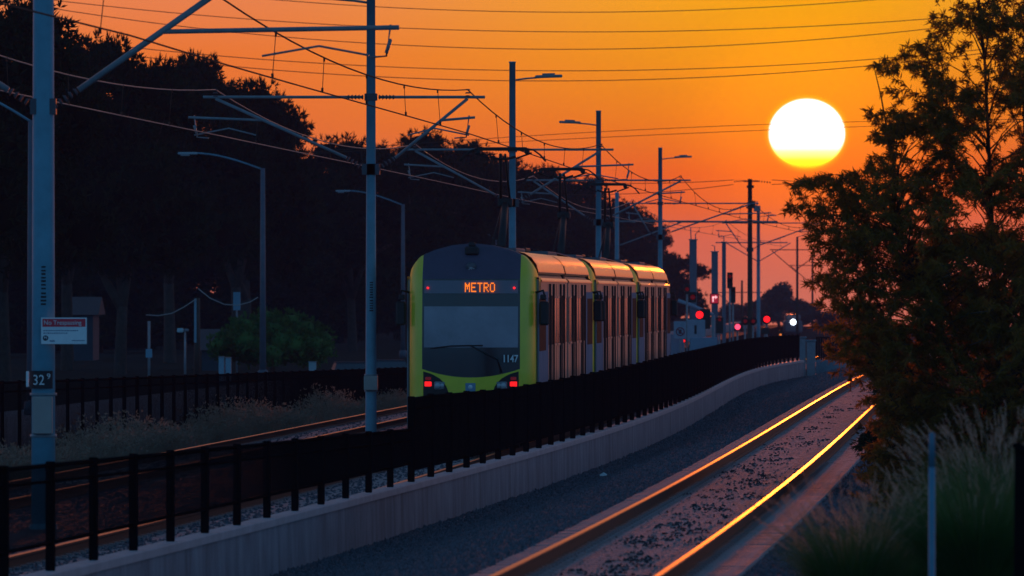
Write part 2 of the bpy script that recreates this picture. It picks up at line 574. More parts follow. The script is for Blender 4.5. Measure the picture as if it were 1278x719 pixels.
def cantilever(root, Y, X0, side, reach, reg, up=0.0):
    """side=+1 right track, -1 left track; all coordinates relative to the pole base"""
    m = steel_tube
    b = MB(); zc = H + 2.68 + up * .3; zt = H + 4.13 + up
    clamp = Vector((side * .14, 0, zc)); tip = Vector((side * reach, 0, zt - .03))
    b.tube([clamp + Vector((side * .35, 0, .22)), tip], .032 if Y > 130 else .045, 8)
    b.tube([(side * .15, 0, zt), (side * (reach + (.35 if side > 0 else .25)), 0, zt)], .030, 8)
    b.build('cantilever_tube', m, root)
    b = MB(); insulator(b, clamp, clamp + Vector((side * .36, 0, .23)), .06)
    b.build('insulator', insul_m, root); b = MB()
    insulator(b, (side * .15, 0, zt), (side * .5, 0, zt), .055); b.build('insulator', insul_m, root); b = MB()
    b.box(-.13 + side * .05, .13 + side * .05, -.12, .12, zc - .12, zc + .10); b.build('clamp', insul_m, root); b = MB()
    if side > 0: b.box(-.13, .13, -.12, .12, zt - .07, zt + .07); b.build('clamp', insul_m, root); b = MB()
    insulator(b, tip + Vector((0, 0, .03)), tip + Vector((0, 0, .22)), .06, 3)
    b.build('insulator', insul_m, root)
    # registration tube and steady arm
    b = MB(); zr = H + 3.24 + .42 + up * .5
    f = (zr - (zc + .22)) / (zt - .03 - zc - .22)
    sx = side * (.49 + (reach - .49) * f)
    ex = side * (reach + reg) 
    b.tube([(sx, 0, zr), (ex, 0, zr + (.06 if reg > 0 else .03))], .026 if Y > 130 else .034, 8)
    dx = side * (reach + reg) - side * .12
    b.tube([(dx, 0, zr + .1), (dx - side * .06, 0, zr - .34), (dx - side * .3, 0, zr - .36)], .018, 6)
    b.tube([(dx, 0, zr - .1), (dx - side * .06, 0, zr - .3)], .03, 6)
    d = -side if reg > .6 else side
    b.tube([(dx - side * .3, 0, zr - .33), (dx - side * .3 + d * .7, 0, zr - .20), (dx - side * .3 + d * 1.5, 0, zr - .34)] if reg > .6 else
           [(dx, 0, zr - .30), (dx - side * .7, 0, zr - .16), (dx - side * 1.25, 0, zr - .30)], .018, 6)
    b.build('registration_arm', m, root)


pole_teal = mat('pale blue steel', (.12, .34, .45), .5, var=.14, scale=3, bump=.1)
pole_labels = ['thick pale blue-grey pole with the red and white sign, leftmost in the picture',
               'slim grey pole just left of the train front, beige box near its foot',
               'grey pole rising behind the front of the train roof, street light pointing right',
               'grey pole behind the middle of the train, street light pointing left',
               'grey pole behind the rear end of the train, street light pointing right',
               'dark brown pole right of the train with wires fanning from its top',
               'thin grey pole just right of the dark brown one, small box on top']
for i, (Y, X) in enumerate(POLES):
    base = Vector((X, Y, -.1))
    root = empty('catenary_pole', base, pole_labels[i], 'pole', 'overhead line poles between the tram tracks')
    top = H + 6.45 + .1
    rb, rt = ((.170, .145) if i == 0 else (.115, .085) if i < 5 else (.15, .12))
    if i == 0: top = H + 8
    b = MB()
    prof = [(rb, 0), (rb, .5), (rb + (rt - rb) * .5, top * .5), (rt, top - .04), (rt + .012, top - .04), (rt + .012, top)]
    if i == 0:   # flanged joint
        prof = [(rb, 0), (.158, 4.0), (.146, 7.5), (.140, top)]
    b.lathe(0, 0, prof, 20); b.build('shaft', pole_teal if i == 0 else wood if i == 5 else steel, root)
    b = MB(); b.lathe(0, 0, [(rb + .10, 0), (rb + .10, .04), (rb + .03, .05), (rb + .03, .12)], 16); b.build('base_plate', steel, root)
    if i < 2:
        b = MB(); zb = H - (518 - 370) / F * Y if i == 0 else H - (478 - 370) / F * Y
        hh = .29 if i == 0 else .16
        b.bbox(-.14, .14, -rb - .11, -rb + .05, zb + .1 - hh * .9, zb + .1 + hh * .9, .012); b.build('junction_box', beige_box, root)
        b = MB()
        for zz in (zb + .1 - hh, zb + .1 + hh): b.lathe(0, 0, [(rb, zz - .02), (rb + .02, zz - .02), (rb + .02, zz + .02), (rb, zz + .02)], 16)
        b.build('band', steel_tube, root)
    # dark stencil strokes running down the shaft
    if i < 2:
        b = MB(); z0 = H + .1 + (370 - (331 if i == 0 else 351)) / F * Y; hgt = .56 if i == 0 else .6
        k = 0; z = z0
        while z > z0 - hgt:
            a = .028 + .012 * rng.random()
            b.box(-a + .01, a + .01, -rb - .004 + .012, -rb + .05, z - .038, z - .006 - .01 * rng.random()); z -= .05
            if rng.random() < .15: z -= .02
        b.build('stencil_mark', black_t, root)
    rr = c1(Y) - X; rl = X - c0(Y)
    if i < 6:
        cantilever(root, Y, X, 1, rr, 2.5 if i in (0,) else (.15 if i % 2 else .9), .28 if i == 0 else 0)
        cantilever(root, Y, X, -1, rl, .55 if i % 2 else .3, .28 if i == 0 else 0)
    if i == 6:
        b = MB(); b.tube([(-3.2, 0, H + 4.13), (2.2, 0, H + 4.13)], .05, 6); b.tube([(0, 0, H + 2.7), (2.4, 0, H + 4.1)], .04, 6)
        b.tube([(0, 0, H + 2.7), (-2.4, 0, H + 4.1)], .04, 6); b.build('cantilever_tube', steel_tube, root)
        b = MB(); b.bbox(-.35, .15, -.2, .2, top - .1, top + .35, .03); b.tube([(-.1, 0, top + .3), (-.1, 0, top + .7)], .05, 6); b.build('top_box', steel_tube, root)
    if i in (1, 2, 3, 4, 6):
        luminaire(root, Vector((0, 0, top - (.52 if i < 6 else .5))), -1 if i in (1, 3) else 1)
    if i == 5:
        b = MB(); b.bbox(-.18, .22, -.08, .08, top - .5, top - .35, .02); b.tube([(-.35, 0, top - .12), (.45, 0, top - .12)], .05, 6)
        insulator(b, (-.35, 0, top - .1), (-.9, 0, top - .14), .07); insulator(b, (.45, 0, top - .12), (1.2, 0, top - .2), .06)
        b.tube([(.16, 0, top - 1.6), (.22, 0, top - 1.2)], .10, 8); b.box(-.2, .2, -.15, .15, top - 1.62, top - 1.5)
        b.build('crossarm', wood, root)
        b = MB(); b.tube([(-4.0, 0, H + 4.20), (1.5, 0, H + 4.20)], .06, 6)
        b.build('span_tube', steel_tube, root)

# signs on the first pole
Y = 112 - .19
p = P(80, 413, Y); s = Y / F
r = empty('warning_sign', (p.x, Y - .03, p.z), 'white sign with a red No Trespassing header on the thick left pole', 'sign')
w, h_ = 57 * s, 33 * s
b = MB(); b.bbox(-w / 2, w / 2, -.004, .004, -h_ / 2, h_ / 2, .003); b.build('board', sign_white, r)
b = MB(); b.box(-w / 2 + .018, w / 2 - .018, -.007, -.0045, h_ * .10 + .02, h_ / 2 - .016); b.build('header', red_paint, r)
text_part('lettering', 'No Trespassing', .088, white_t, r, (-w / 2 + .035, -.010, h_ * .10 + .02 + (h_ * .4 - .036) / 2), align='LEFT', xs=.95)
b = MB()
for k, (z, n_) in enumerate(((.005, 17), (-.030, 12))):
    x = -w / 2 + .03
    for j in range(n_):
        l = .012 + .018 * rng.random(); b.box(x, x + l, -.007, -.0045, z - .008, z + .006); x += l + .008
b.box(-w / 2 + .12, -w / 2 + .19, -.007, -.0045, -h_ / 2 + .035, -h_ / 2 + .052)
b.box(w / 2 - .21, w / 2 - .03, -.007, -.0045, -h_ / 2 + .045, -h_ / 2 + .055)
b.build('small_print', mat('faint blue print', (.10, .17, .28), .6), r)
b = MB(); b.cyl((-w / 2 + .062, -.0045, -h_ / 2 + .085), .038, -.003, 'y', 20); b.build('round_logo', mat('logo ink', (.04, .06, .10), .6), r)
text_part('logo_letter', 'M', .055, sign_white, r, (-w / 2 + .062, -.0095, -h_ / 2 + .085))
b = MB(); b.box(-.26, .0, .004, .05, .02, .05); b.box(-.26, .0, .004, .05, -.09, -.06); b.build('bracket', steel_tube, r)

p = P(51, 474, Y)
r = empty('number_plate', (p.x, Y - .03, p.z), 'black plate reading 32 with a small raised 9 on the thick pole', 'sign')
b = MB(); n = 10; wv = []
for z in (-.125, .125):
    for k in range(n + 1):
        a = -math.pi / 2 + (k / n - .5) * 2.2; wv.append((.18 * math.cos(a), .195 + .19 * math.sin(a), z))
b.add(wv, [(k, k + 1, n + 2 + k, n + 1 + k) for k in range(n)], 0, True); b.build('plate', black_t, r)
text_part('numeral', '32', .20, white_t, r, (-.03, -.004, -.01), xs=.85)
text_part('raised_numeral', '9', .11, white_t, r, (.11, .004, .045))
b = MB(); b.bbox(-.205, -.165, .0, .03, -.10, .12, .006); b.build('side_tag', sign_white, r)

# ------------------------------------------------------------------ messenger, contact wires, droppers
def sagpts(A, B, sag, n=14):
    A = Vector(A); B = Vector(B)
    return [A.lerp(B, i / n) - Vector((0, 0, sag * 4 * (i / n) * (1 - i / n))) for i in range(n + 1)]


SUP = [40, 112, 162, 220, 278, 347, 440, 540]
for cf, lab1, lab2, st in ((c1, 'upper sagging wire carrying the droppers over the train track', 'lower contact wire over the train track touched by the pantographs', 1),
                           (c0, 'pale sagging upper wire over the left tram track, against the dark pines', 'lower contact wire over the left tram track, crossing the dark pines', -1)):
    mw = MB(); cw = MB(); root = empty('messenger_wire', (cf(162), 162, MZ), lab1, 'overhead wire')
    Lc = root.location; allp = []; cps = []
    for a, c in zip(SUP[:-1], SUP[1:]):
        sag = .62 * ((c - a) / 58) ** 2 * .85
        pts = sagpts((cf(a) - Lc.x, a - Lc.y, 0), (cf(c) - Lc.x, c - Lc.y, 0), min(sag, .75))
        allp += pts if not allp else pts[1:]
        nd = 6
        for k in range(1, nd):
            f = k / nd; yy = a + (c - a) * f; x = cf(a) + (cf(c) - cf(a)) * f
            zt = -4 * min(sag, .75) * f * (1 - f)
            off = .06 * st * math.cos(math.pi * (SUP.index(a) + f))
            if zt + MZ - CZ < .06: continue
            d = MB(); d.tube([(x - Lc.x, yy - Lc.y, zt), (x + off - Lc.x, yy - Lc.y, CZ - MZ)], .006, 4)
            d.tube([(x + off - Lc.x, yy - Lc.y, CZ - MZ), (x + off - Lc.x, yy - Lc.y, CZ - MZ + .07)], .022, 6)
            d.tube([(x - Lc.x, yy - Lc.y, zt + .01), (x - Lc.x, yy - Lc.y, zt - .06)], .018, 6)
            d.build('dropper', wire_m, root)
        for k in range(8):
            f = k / 8; cps.append((cf(a) + (cf(c) - cf(a)) * f + .06 * st * math.cos(math.pi * (SUP.index(a) + f)), a + (c - a) * f, CZ + .07 * (1 if a < 112 else 0)))
    mm = wire_m if st > 0 else mat('pale wire', (.30, .26, .24), .5)
    mw.tube(allp, .013, 6); mw.build('wire_strand', mm, root)
    r = empty('contact_wire', (cf(162), 162, CZ), lab2, 'overhead wire')
    cw.tube([Vector(q) - r.location for q in cps], .012, 6); cw.build('wire_strand', mm, r)

# side pole left of tracks
p = P(770, 0, 400)
r = empty('catenary_pole', (p.x, 400, -.1), 'pale pole without a lamp between the two lamp poles behind the train', 'pole', 'overhead line poles between the tram tracks')
b = MB(); b.lathe(0, 0, [(.13, 0), (.10, H + 5.3)], 14); b.build('shaft', steel, r)
b = MB(); b.tube([(0, 0, H + 3.85), (4.2, 0, H + 3.85)], .05, 6); b.tube([(0, 0, H + 2.6), (3.2, 0, H + 3.8)], .04, 6); b.build('cantilever_tube', steel_tube, r)
for px, Y, top, lab in ((995, 760, 296, 'thin dark pole by the white headlight in the hazy distance'), (1014, 900, 318, 'faint thin pole beside the leaves of the right tree, above the wide end pillar'), (926, 800, 350, 'short dark pole among the distant trees left of the dark brown pole')):
    p = P(px, top, Y)
    r = empty('catenary_pole', (p.x, Y, -.3), lab, 'pole', 'distant poles down the line')
    b = MB(); b.lathe(0, 0, [(.13, 0), (.10, p.z + .3)], 10); b.build('shaft', wood, r)
    b = MB(); hz = p.z + .3
    b.tube([(-2.6, 0, hz - 1.2), (2.0, 0, hz - 1.2)], .05, 6); b.tube([(0, 0, hz - 3), (2.4, 0, hz - 1.3)], .045, 6); b.tube([(0, 0, hz - 3.4), (-2.4, 0, hz - 1.3)], .045, 6)
    b.build('crossarm', wood, r)

# ------------------------------------------------------------------ power lines across the sky
LINES = [([(347, 0), (540, 12), (700, 15), (940, 10), (1087, 0)], 'topmost'), ([(97, 4), (320, 24), (540, 37), (940, 36), (1153, 24)], 'second'),
         ([(100, 16), (287, 39), (380, 49), (540, 58), (640, 61), (940, 55), (1140, 38)], 'third'),
         ([(147, 57), (220, 65), (370, 78), (540, 85), (640, 88), (940, 83), (1115, 72)], 'fourth'),
         ([(210, 75), (397, 91), (540, 99), (800, 99), (940, 94), (1115, 79)], 'fifth'),
         ([(540, 183), (740, 171), (860, 167), (960, 163), (1060, 158)], 'sixth, level with the sun,'),
         ([(540, 178), (740, 164), (860, 160), (1060, 152)], 'seventh, just above the sixth,')]
for pts, nm in LINES:
    Y = 430 + 8 * len(nm) % 40
    q = np.polyfit([a for a, _ in pts], [c for _, c in pts], 2)
    b = MB(); x0 = -60; x1 = 1400
    ps = [P(x, float(np.polyval(q, x)), Y) for x in np.linspace(x0, x1, 40)]
    o0 = ps[0].copy(); b.tube([v - o0 for v in ps], .022 if 'th,' not in nm else .016, 5); o = b.build('power_line', wire_m, loc=o0)
    tag(o, 'thin dark power line across the orange sky, %s from the top' % nm.rstrip(','), 'power line', 'power lines across the sky')
top5 = Vector((POLES[5][1], 440, H + 6.45 - .15))
for k, (qx, qy, nm) in enumerate(((690, 225, 'upper'), (700, 243, 'lower'))):
    for sd, (ex, ey) in (('left', (qx, qy)), ('right', (1150, 222 - k * 14))):
        b = MB(); e = P(ex, ey, 440); st_ = top5 + Vector((-.9 if sd == 'left' else 1.2, 0, .1 - .25 * k)); pts = sagpts((0, 0, 0), e - st_, .18, 12)
        b.tube(pts, .018, 5); o = b.build('power_line', wire_m, loc=st_)
        tag(o, '%s thin wire running %s from the top of the dark brown pole' % (nm, sd), 'power line', 'wires at the dark brown pole')

# ------------------------------------------------------------------ street lamps on the left
lamps = [(306, 328, 210, 240, 191, 'tall curved-arm street lamp in front of the green bush'), (417, 503, 255, 432, 238, 'curved-arm street lamp directly left of the train front'),
         (555, 620, 300, 563, 271, 'small curved-arm street lamp rising just above the train roof front'), (663, 703, 312, 648, 287, 'curved-arm street lamp above the train roof, between two grey poles'),
         (786, 757, 322, 722, 300, 'smallest curved-arm street lamp above the middle of the train roof'), (216, 39, 150, -60, 112, 'street lamp half hidden behind the thick left pole')]
for Y, px, ty, hx, hy, lab in lamps:
    a = P(px, ty, Y); hd = P(hx, hy, Y)
    r = empty('street_lamp', (a.x, Y, 0), lab, 'street lamp', 'street lamps along the left street')
    b = MB(); b.lathe(0, 0, [(.13, 0), (.085, a.z)], 14); b.lathe(0, 0, [(.2, 0), (.2, .35), (.13, .4)], 12); b.build('shaft', lamp_steel, r)
    d = hd - a; d.y = 0
    q = [Vector((0, 0, a.z - .05)) + Vector((d.x * math.sin(t * math.pi / 2) ** 1.0 * 1, 0, d.z * (1 - (1 - t) ** 2))) if False else Vector((d.x * t, 0, a.z - .05 + (d.z + .05) * math.sin(t * math.pi / 2))) for t in np.linspace(0, 1, 9)]
    b = MB(); b.tube(q, .040, 6); b.build('lamp_arm', steel, r)
    M = Matrix.Translation((d.x - .1, 0, a.z + d.z))
    b = MB(); b.bbox(-.45, .3, -.12, .12, -.06, .03, .025, M=M); b.bbox(-.35, .0, -.1, .1, -.11, -.058, .02, M=M); b.build('lamp_head', mat('lamp housing', (.35, .42, .48), .4), r)


# ------------------------------------------------------------------ the light rail cars
TX, TY, TS = -.83, 160.0, .0529
ang = -math.atan(TS)
CARL = 26.9
W = 1.325
pl_x = [0, .3, .6, .8, .98, 1.12, 1.22, 1.28, 1.315, 1.325]
pl_y = [0, .02, .07, .12, .20, .32, .47, .62, .80, .95]


def plan(x): return float(np.interp(abs(x), pl_x, pl_y))


def ztop(x):
    x = abs(x); return float(np.interp(x, [0, .4, .8, 1.05, 1.2, 1.28, 1.325], [4.17, 4.13, 4.02, 3.90, 3.76, 3.64, 3.50]))


def rake(z):
    if z > 3.45: return .10 + (z - 3.45) * .75
    if z > 2.1: return .10 * ((z - 2.1) / 1.35) ** 1.6
    if z < 1.1: return -.03 * (1.1 - z)
    return 0.0


def surf(x, z, off=0.0): return (x, plan(x) + rake(z) - off, z)


def zb(x): return 1.48 + .17 * (abs(x) / .98) ** 2


def nose_patch(x0, x1, zlo, zhi, nx=16, nz=8, off=0.0, thick=0.0):
    xs = np.linspace(x0, x1, nx + 1)
    front = [[surf(float(x), float(zlo(x) + (zhi(x) - zlo(x)) * j / nz), off) for x in xs] for j in range(nz + 1)]
    return front


def cab(root, s0, d, first):
    """cab end at local y=s0, pointing to -y when d=1, +y when d=-1"""
    def T(rows): return [[(x, s0 + d * y, z) for x, y, z in r] for r in rows]
    zt3 = lambda x: 3.45
    b = MB()
    b.grid(T(nose_patch(-.98, .98, lambda x: .42, zb)))
    for s in (-1, 1):
        xs = [.98, 1.05, 1.12, 1.17, 1.22, 1.25, 1.28, 1.30, 1.315, 1.325]; nx_ = lambda x: .98 + (x - .98) * .86
        rows = []
        for j in range(15):
            rows.append([(s * nx_(x), plan(x) + rake(.42 + (ztop(x) - .42) * j / 14) * (1 - max(0, (plan(x) - .3)) * .6), .42 + (ztop(x) - .42) * j / 14) for x in xs])
        rows.append([(s * nx_(x), 1.7, ztop(x)) for x in xs])
        b.grid(T(rows))
        # upper side fairing back to the body
        b.grid(T([[(s * 1.325, .95, 3.2), (s * 1.325, 1.7, 3.2)], [(s * 1.325, .95, 3.5), (s * 1.325, 1.7, 3.5)]]))
    b.build('nose_mask', lime, root)
    b = MB()
    xs = np.linspace(-.98, .98, 17); rows = []
    for j in range(9):
        rows.append([(float(x), plan(x) + rake(3.45 + (ztop(x) - 3.45) * j / 8), 3.45 + (ztop(x) - 3.45) * j / 8) for x in xs])
    rows.append([(float(x), 1.7, ztop(x)) for x in xs])
    b.grid(T(rows)); b.build('roof_dome', navy, root)
    b = MB(); b.grid(T(nose_patch(-.98, .98, zb, lambda x: 3.45, off=-.004))); b.build('windscreen_surround', glass_dk, root)
    b = MB(); b.grid(T(nose_patch(-.94, .94, lambda x: 2.08, lambda x: 2.90, off=.008))); b.build('windscreen', glass_ws, root)
    b = MB(); b.grid(T(nose_patch(-.94, .94, lambda x: 3.16, lambda x: 3.42, off=.008))); b.build('destination_display', glass_strip, root)
    for s in (-1, 1):
        b = MB()
        cx = s * .865; b.cyl((cx, s0 + d * (plan(cx) + rake(3.27) - .004), 3.27), .040 if first else .02, -.03 * d, 'y', 12); b.build('marker_light', red_led if first else black_m, root)
        # lamp cluster housing
        xo, xi = s * .955, s * .42
        pts = [(xo, 1.60), (s * .75, 1.52), (s * .55, 1.38), (s * .46, 1.22), (s * .45, 1.12), (xo, 1.12)]
        n = 8; rows = []
        for j in range(n + 1):
            x = xo + (xi - xo) * j / n
            zt = float(np.interp(abs(x), [.42, .50, .62, .78, .955], [1.13, 1.34, 1.46, 1.55, 1.60]))
            rows.append([surf(x, 1.10, .010), surf(x, (zt + 1.10) / 2, .010), surf(x, zt, .010)])
        b = MB(); b.grid(T(rows)); hb = b.build('lamp_cluster', black_m, root)
        y = s0 + d * (plan(.84) - .03)
        b = MB(); b.bbox(s * .85 - .075, s * .85 + .075, min(y, y + .04 * d), max(y, y + .04 * d), 1.30, 1.40, .008); b.build('tail_light', red_led2 if first else black_m, hb)
        b = MB(); b.bbox(s * .85 - .06, s * .85 + .06, min(y, y + .04 * d), max(y, y + .04 * d), 1.43, 1.49, .008); b.build('brake_light', dark_red, hb)
        y = s0 + d * (plan(.62) - .03)
        b = MB(); b.bbox(s * .62 - .11, s * .62 + .11, min(y, y + .04 * d), max(y, y + .04 * d), 1.24, 1.40, .02); b.build('headlight_housing', steel_tube, hb)
        b = MB(); b.cyl((s * .66, y, 1.32), .055, -.02 * d, 'y', 14); b.cyl((s * .57, y, 1.32), .04, -.02 * d, 'y', 14); b.build('headlight', lens_m, hb)
        # cab side window, grey panel, mirror
        ya, yb = sorted((s0 + d * .90, s0 + d * 4.7))
        b = MB(); b.box(min(s * 1.30, s * 1.328), max(s * 1.30, s * 1.328), ya, yb, .42, 3.2); b.build('cab_side_panel', greyblue, root)
        b = MB(); y0, y1 = sorted((s0 + d * 1.0, s0 + d * 3.7)); b.box(min(s * 1.32, s * 1.333), max(s * 1.32, s * 1.333), y0, y1, 2.0, 3.05); b.build('cab_window', mat('cab side glass', (.012, .010, .014), .7, spec=.1), root)
        b = MB(); ym = s0 + d * .75
        b.tube([(s * 1.27, ym, 3.18), (s * 1.42, ym - .05 * d, 3.22), (s * 1.47, ym - .05 * d, 3.05)], .025, 6)
        b.bbox(s * 1.44 - .10, s * 1.44 + .10, ym - .13, ym + .05, 2.52, 3.0, .035)
        b.bbox(s * 1.42 - .06, s * 1.42 + .06, ym - .10, ym + .04, 3.03, 3.14, .02); b.build('wing_mirror', black_m, root)
    # horn, emblem, wiper
    y = s0 + d * (rake(4.02) - .02)
    b = MB(); b.bbox(-.14, .14, min(y - .10 * d, y + .2 * d), max(y - .1 * d, y + .2 * d), 3.93, 4.10, .03); b.bbox(-.07, .07, min(y, y + .2 * d), max(y, y + .2 * d), 4.09, 4.19, .03); b.build('camera_housing', black_m, root)
    y = s0 + d * (rake(3.68))
    b = MB(); b.tube([(0, y + .02 * d, 3.69), (0, y - .03 * d, 3.67)], [.105, .10], 20); rg = b.build('round_emblem', mat('emblem grey', (.10, .10, .12), .4), root)
    b = MB()
    for k in range(3):
        a = math.radians(20 + 60 * k); M = Matrix.Translation((0, y - .034 * d, 3.675)) @ Matrix.Rotation(a, 4, 'Y'); b.box(-.07, .07, -.004, .004, -.009, .009, M=M)
    b.build('emblem_star', mat('emblem light', (.35, .35, .38), .4), rg)
    b = MB()
    wp = lambda x, z: Vector((x, s0 + d * (plan(x) + rake(z) - .05), z))
    b.tube([wp(-.80, 2.06), wp(-.4, 2.11), wp(.0, 2.12), wp(.25, 2.12)], .014, 5); b.tube([wp(0.0, 2.12), wp(.3, 1.96), wp(.55, 1.84), wp(.62, 1.6)], .018, 6)
    b.cyl(tuple(wp(.62, 1.6) + Vector((0, .05 * d, 0))), .03, -.06 * d, 'y', 8); b.build('wiper', black_m, root)
    b = MB(); yy = s0 + d * (-.012); b.bbox(-.10, .10, min(yy, yy + .03 * d), max(yy, yy + .03 * d), 1.20, 1.37, .01); em = b.build('badge', mat('badge blue', (.16, .30, .45), .4), root)
    b = MB(); b.cyl((0, yy, 1.29), .045, -.004 * d, 'y', 16); b.build('badge_disc', sign_white, em)
    # coupler cover
    b = MB(); y0, y1 = sorted((s0 - .12 * d, s0 + .6 * d)); b.bbox(-.45, .45, y0, y1, .38, .78, .06); b.build('coupler_cover', black_m, root)


def car_body(first):
    root = empty('light_rail_car', (0, 0, 0), 'x', 'light rail car', 'coupled light rail cars')
    prof = [(1.20, .32), (1.30, .40), (1.325, .55), (1.325, 3.40), (1.30, 3.44), (1.215, 3.455), (1.215, 3.50)]
    full = [(x, z) for x, z in prof] + [(.9, 3.97), (0, 4.0), (-.9, 3.97)] + [(-x, z) for x, z in reversed(prof)]
    halves = ((.98, 13.15), (13.75, CARL - .98))
    for ya, yb in halves:
        b = MB(); n = len(full); vs = [(x, ya, z) for x, z in full] + [(x, yb, z) for x, z in full]
        fs = [(k, k + 1, n + k + 1, n + k) for k in range(n - 1)] + [(n - 1, 0, n, 2 * n - 1)] + [tuple(range(n - 1, -1, -1)), tuple(range(n, 2 * n))]
        b.add(vs, fs); b.build('body_shell', silver, root)
        # roof fairings
        fa = ya + (.72 if ya < 1 else 0); fb = yb - (.72 if yb > 20 else 0)
        for s in (-1, 1):
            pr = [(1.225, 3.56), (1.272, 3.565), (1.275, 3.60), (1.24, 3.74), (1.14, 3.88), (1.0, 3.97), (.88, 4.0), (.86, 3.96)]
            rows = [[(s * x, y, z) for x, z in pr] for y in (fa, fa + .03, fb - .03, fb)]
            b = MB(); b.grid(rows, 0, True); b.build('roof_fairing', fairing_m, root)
    for ya, yb in ((4.75, 13.1), (13.8, CARL - 4.75)):
        for s in (-1, 1):
            b = MB(); yc, yd = (1.75, yb) if ya < 9 else (ya, CARL - 1.75)
            b.grid([[(s * 1.30, y, 3.395), (s * 1.345, y, 3.40), (s * 1.345, y, 3.425), (s * 1.30, y, 3.475), (s * 1.22, y, 3.485)] for y in (yc, yd)], 0, False); b.build('drip_rail', fairing_m, root)
            b = MB(); b.box(min(s * 1.31, s * 1.328), max(s * 1.31, s * 1.328), ya, yb, 2.10, 3.08); b.build('window_band', black_m, root)
    b = MB()
    for k in range(7):
        y = 13.15 + k * .1; e = .06 if k % 2 else 0
        b.box(-1.24 + e, 1.24 - e, y, y + .1, .45, 3.75 - e)
    b.build('bellows', black_m, root)
    for a_ in ((-.75, .75, 3.2, 6.8, 3.97, 4.09, .02), (-.8, .8, 15.5, 19.5, 3.97, 4.09, .02), (-.6, .6, 21, 24, 3.97, 4.08, .02)):
        b = MB(); b.bbox(*a_); b.build('roof_equipment', mat('roof unit grey', (.12, .12, .14), .7), root)
    for y0 in (0.0, 13.4):
        wins = [(7.1, 8.2), (8.5, 9.6), (11.7, 12.7)] if y0 == 0 else [(.8, 1.8), (3.9, 5.0), (5.3, 6.4)]
        doors = [(5.3, 6.7), (9.95, 11.35)] if y0 == 0 else [(2.15, 3.55), (6.8, 8.2)]
        for s in (-1, 1):
            q = lambda a, c: (min(s * a, s * c), max(s * a, s * c))
            for a, c in wins:
                b = MB(); b.box(*q(1.31, 1.331), y0 + a, y0 + c, 2.12, 3.06); wv = b.build('side_window', glass_dk, root)
                b = MB(); b.box(*q(1.325, 1.334), y0 + a - .05, y0 + a, 2.08, 3.10); b.box(*q(1.325, 1.334), y0 + c, y0 + c + .05, 2.08, 3.10)
                b.box(*q(1.325, 1.350), y0 + a, y0 + c, 2.07, 2.115); b.box(*q(1.325, 1.340), y0 + a, y0 + c, 3.062, 3.10); b.build('window_frame', silver, wv)
            for a, c in doors:
                b = MB(); b.box(*q(1.31, 1.336), y0 + a, y0 + (a + c) / 2 - .02, .45, 2.10); b.box(*q(1.31, 1.336), y0 + (a + c) / 2 + .02, y0 + c, .45, 2.10)
                dv = b.build('sliding_door', silver, root)
                b = MB(); mdl = (a + c) / 2
                b.box(*q(1.31, 1.332), y0 + a, y0 + mdl - .02, 2.1, 3.12); b.box(*q(1.31, 1.332), y0 + mdl + .02, y0 + c, 2.1, 3.12); b.build('door_glass', glass_dk, dv)
                b = MB()
                for yy in (a - .13, c + .02): b.box(*q(1.32, 1.364), y0 + yy, y0 + yy + .11, .45, 3.36)
                b.box(*q(1.32, 1.352), y0 + mdl - .03, y0 + mdl + .03, .45, 3.12); b.build('door_seal', black_m, dv)
            for yy in ((4.72, 8.32) if y0 == 0 else (5.12, 8.72)):
                b = MB(); b.box(*q(1.32, 1.329), y0 + yy, y0 + yy + .06, .45, 3.36); b.build('panel_joint', black_m, root)
    cab(root, 0, 1, first); cab(root, CARL, -1, False)
    # bogies
    for y in (4.2, 13.45, 22.7):
        b = MB(); b.bbox(-1.0, 1.0, y - 1.3, y + 1.3, .28, .55, .04); bg = b.build('bogie', black_m, root)
        for dy in (-.95, .95):
            for s in (-1, 1):
                b = MB(); b.cyl((s * .72, y + dy, .34), .33, .09 * s, 'x', 20); b.cyl((s * .70, y + dy, .34), .36, .03 * s, 'x', 20); b.build('wheel', rail_side, bg)
    # pantograph
    y = 12.0
    b = MB(); b.bbox(-.55, .55, y - .9, y + .9, 4.06, 4.14, .02)
    for sx in (-.45, .45):
        for sy in (-.8, .8): insulator(b, (sx, y + sy, 3.97), (sx, y + sy, 4.08), .07, 2)
    pg = b.build('pantograph', black_m, root)
    kn = Vector((0, y + 1.0, 5.15)); hd = Vector((0, y, 6.27))
    b = MB(); b.tube([(0, y - .6, 4.15), kn], [.10, .075], 8); b.bbox(-.16, .16, y + .85, y + 1.15, 5.03, 5.22, .03); b.tube([(-.2, y - .6, 4.2), (-.06, y + .9, 5.05)], .02, 6); b.build('lower_arm', black_m, pg)
    b = MB(); b.tube([kn + Vector((-.10, 0, 0)), hd + Vector((-.05, 0, -.12))], .035, 6); b.tube([kn + Vector((.10, 0, 0)), hd + Vector((.05, 0, -.12))], .025, 6)
    b.tube([(-.28, y, 6.10), (-.1, y, 6.05), (.1, y, 6.05), (.28, y, 6.10)], .03, 6); b.tube([(-.62, y, 6.18), (-.28, y, 6.06)], .02, 5); b.tube([(.62, y, 6.18), (.28, y, 6.06)], .02, 5); b.build('upper_arm', black_m, pg)
    b = MB()
    for dy in (-.18, .18):
        b.bbox(-.52, .52, y + dy - .025, y + dy + .025, 6.23, 6.30, .01)
        b.tube([(-.50, y + dy, 6.27), (-.66, y + dy, 6.24), (-.80, y + dy, 6.14), (-.92, y + dy, 6.00)], .017, 6); b.tube([(.50, y + dy, 6.27), (.66, y + dy, 6.24), (.80, y + dy, 6.14), (.92, y + dy, 6.00)], .017, 6)
    for sx in (-.52, .52): b.bbox(sx - .05, sx + .05, y - .2, y + .2, 6.16, 6.26, .015)
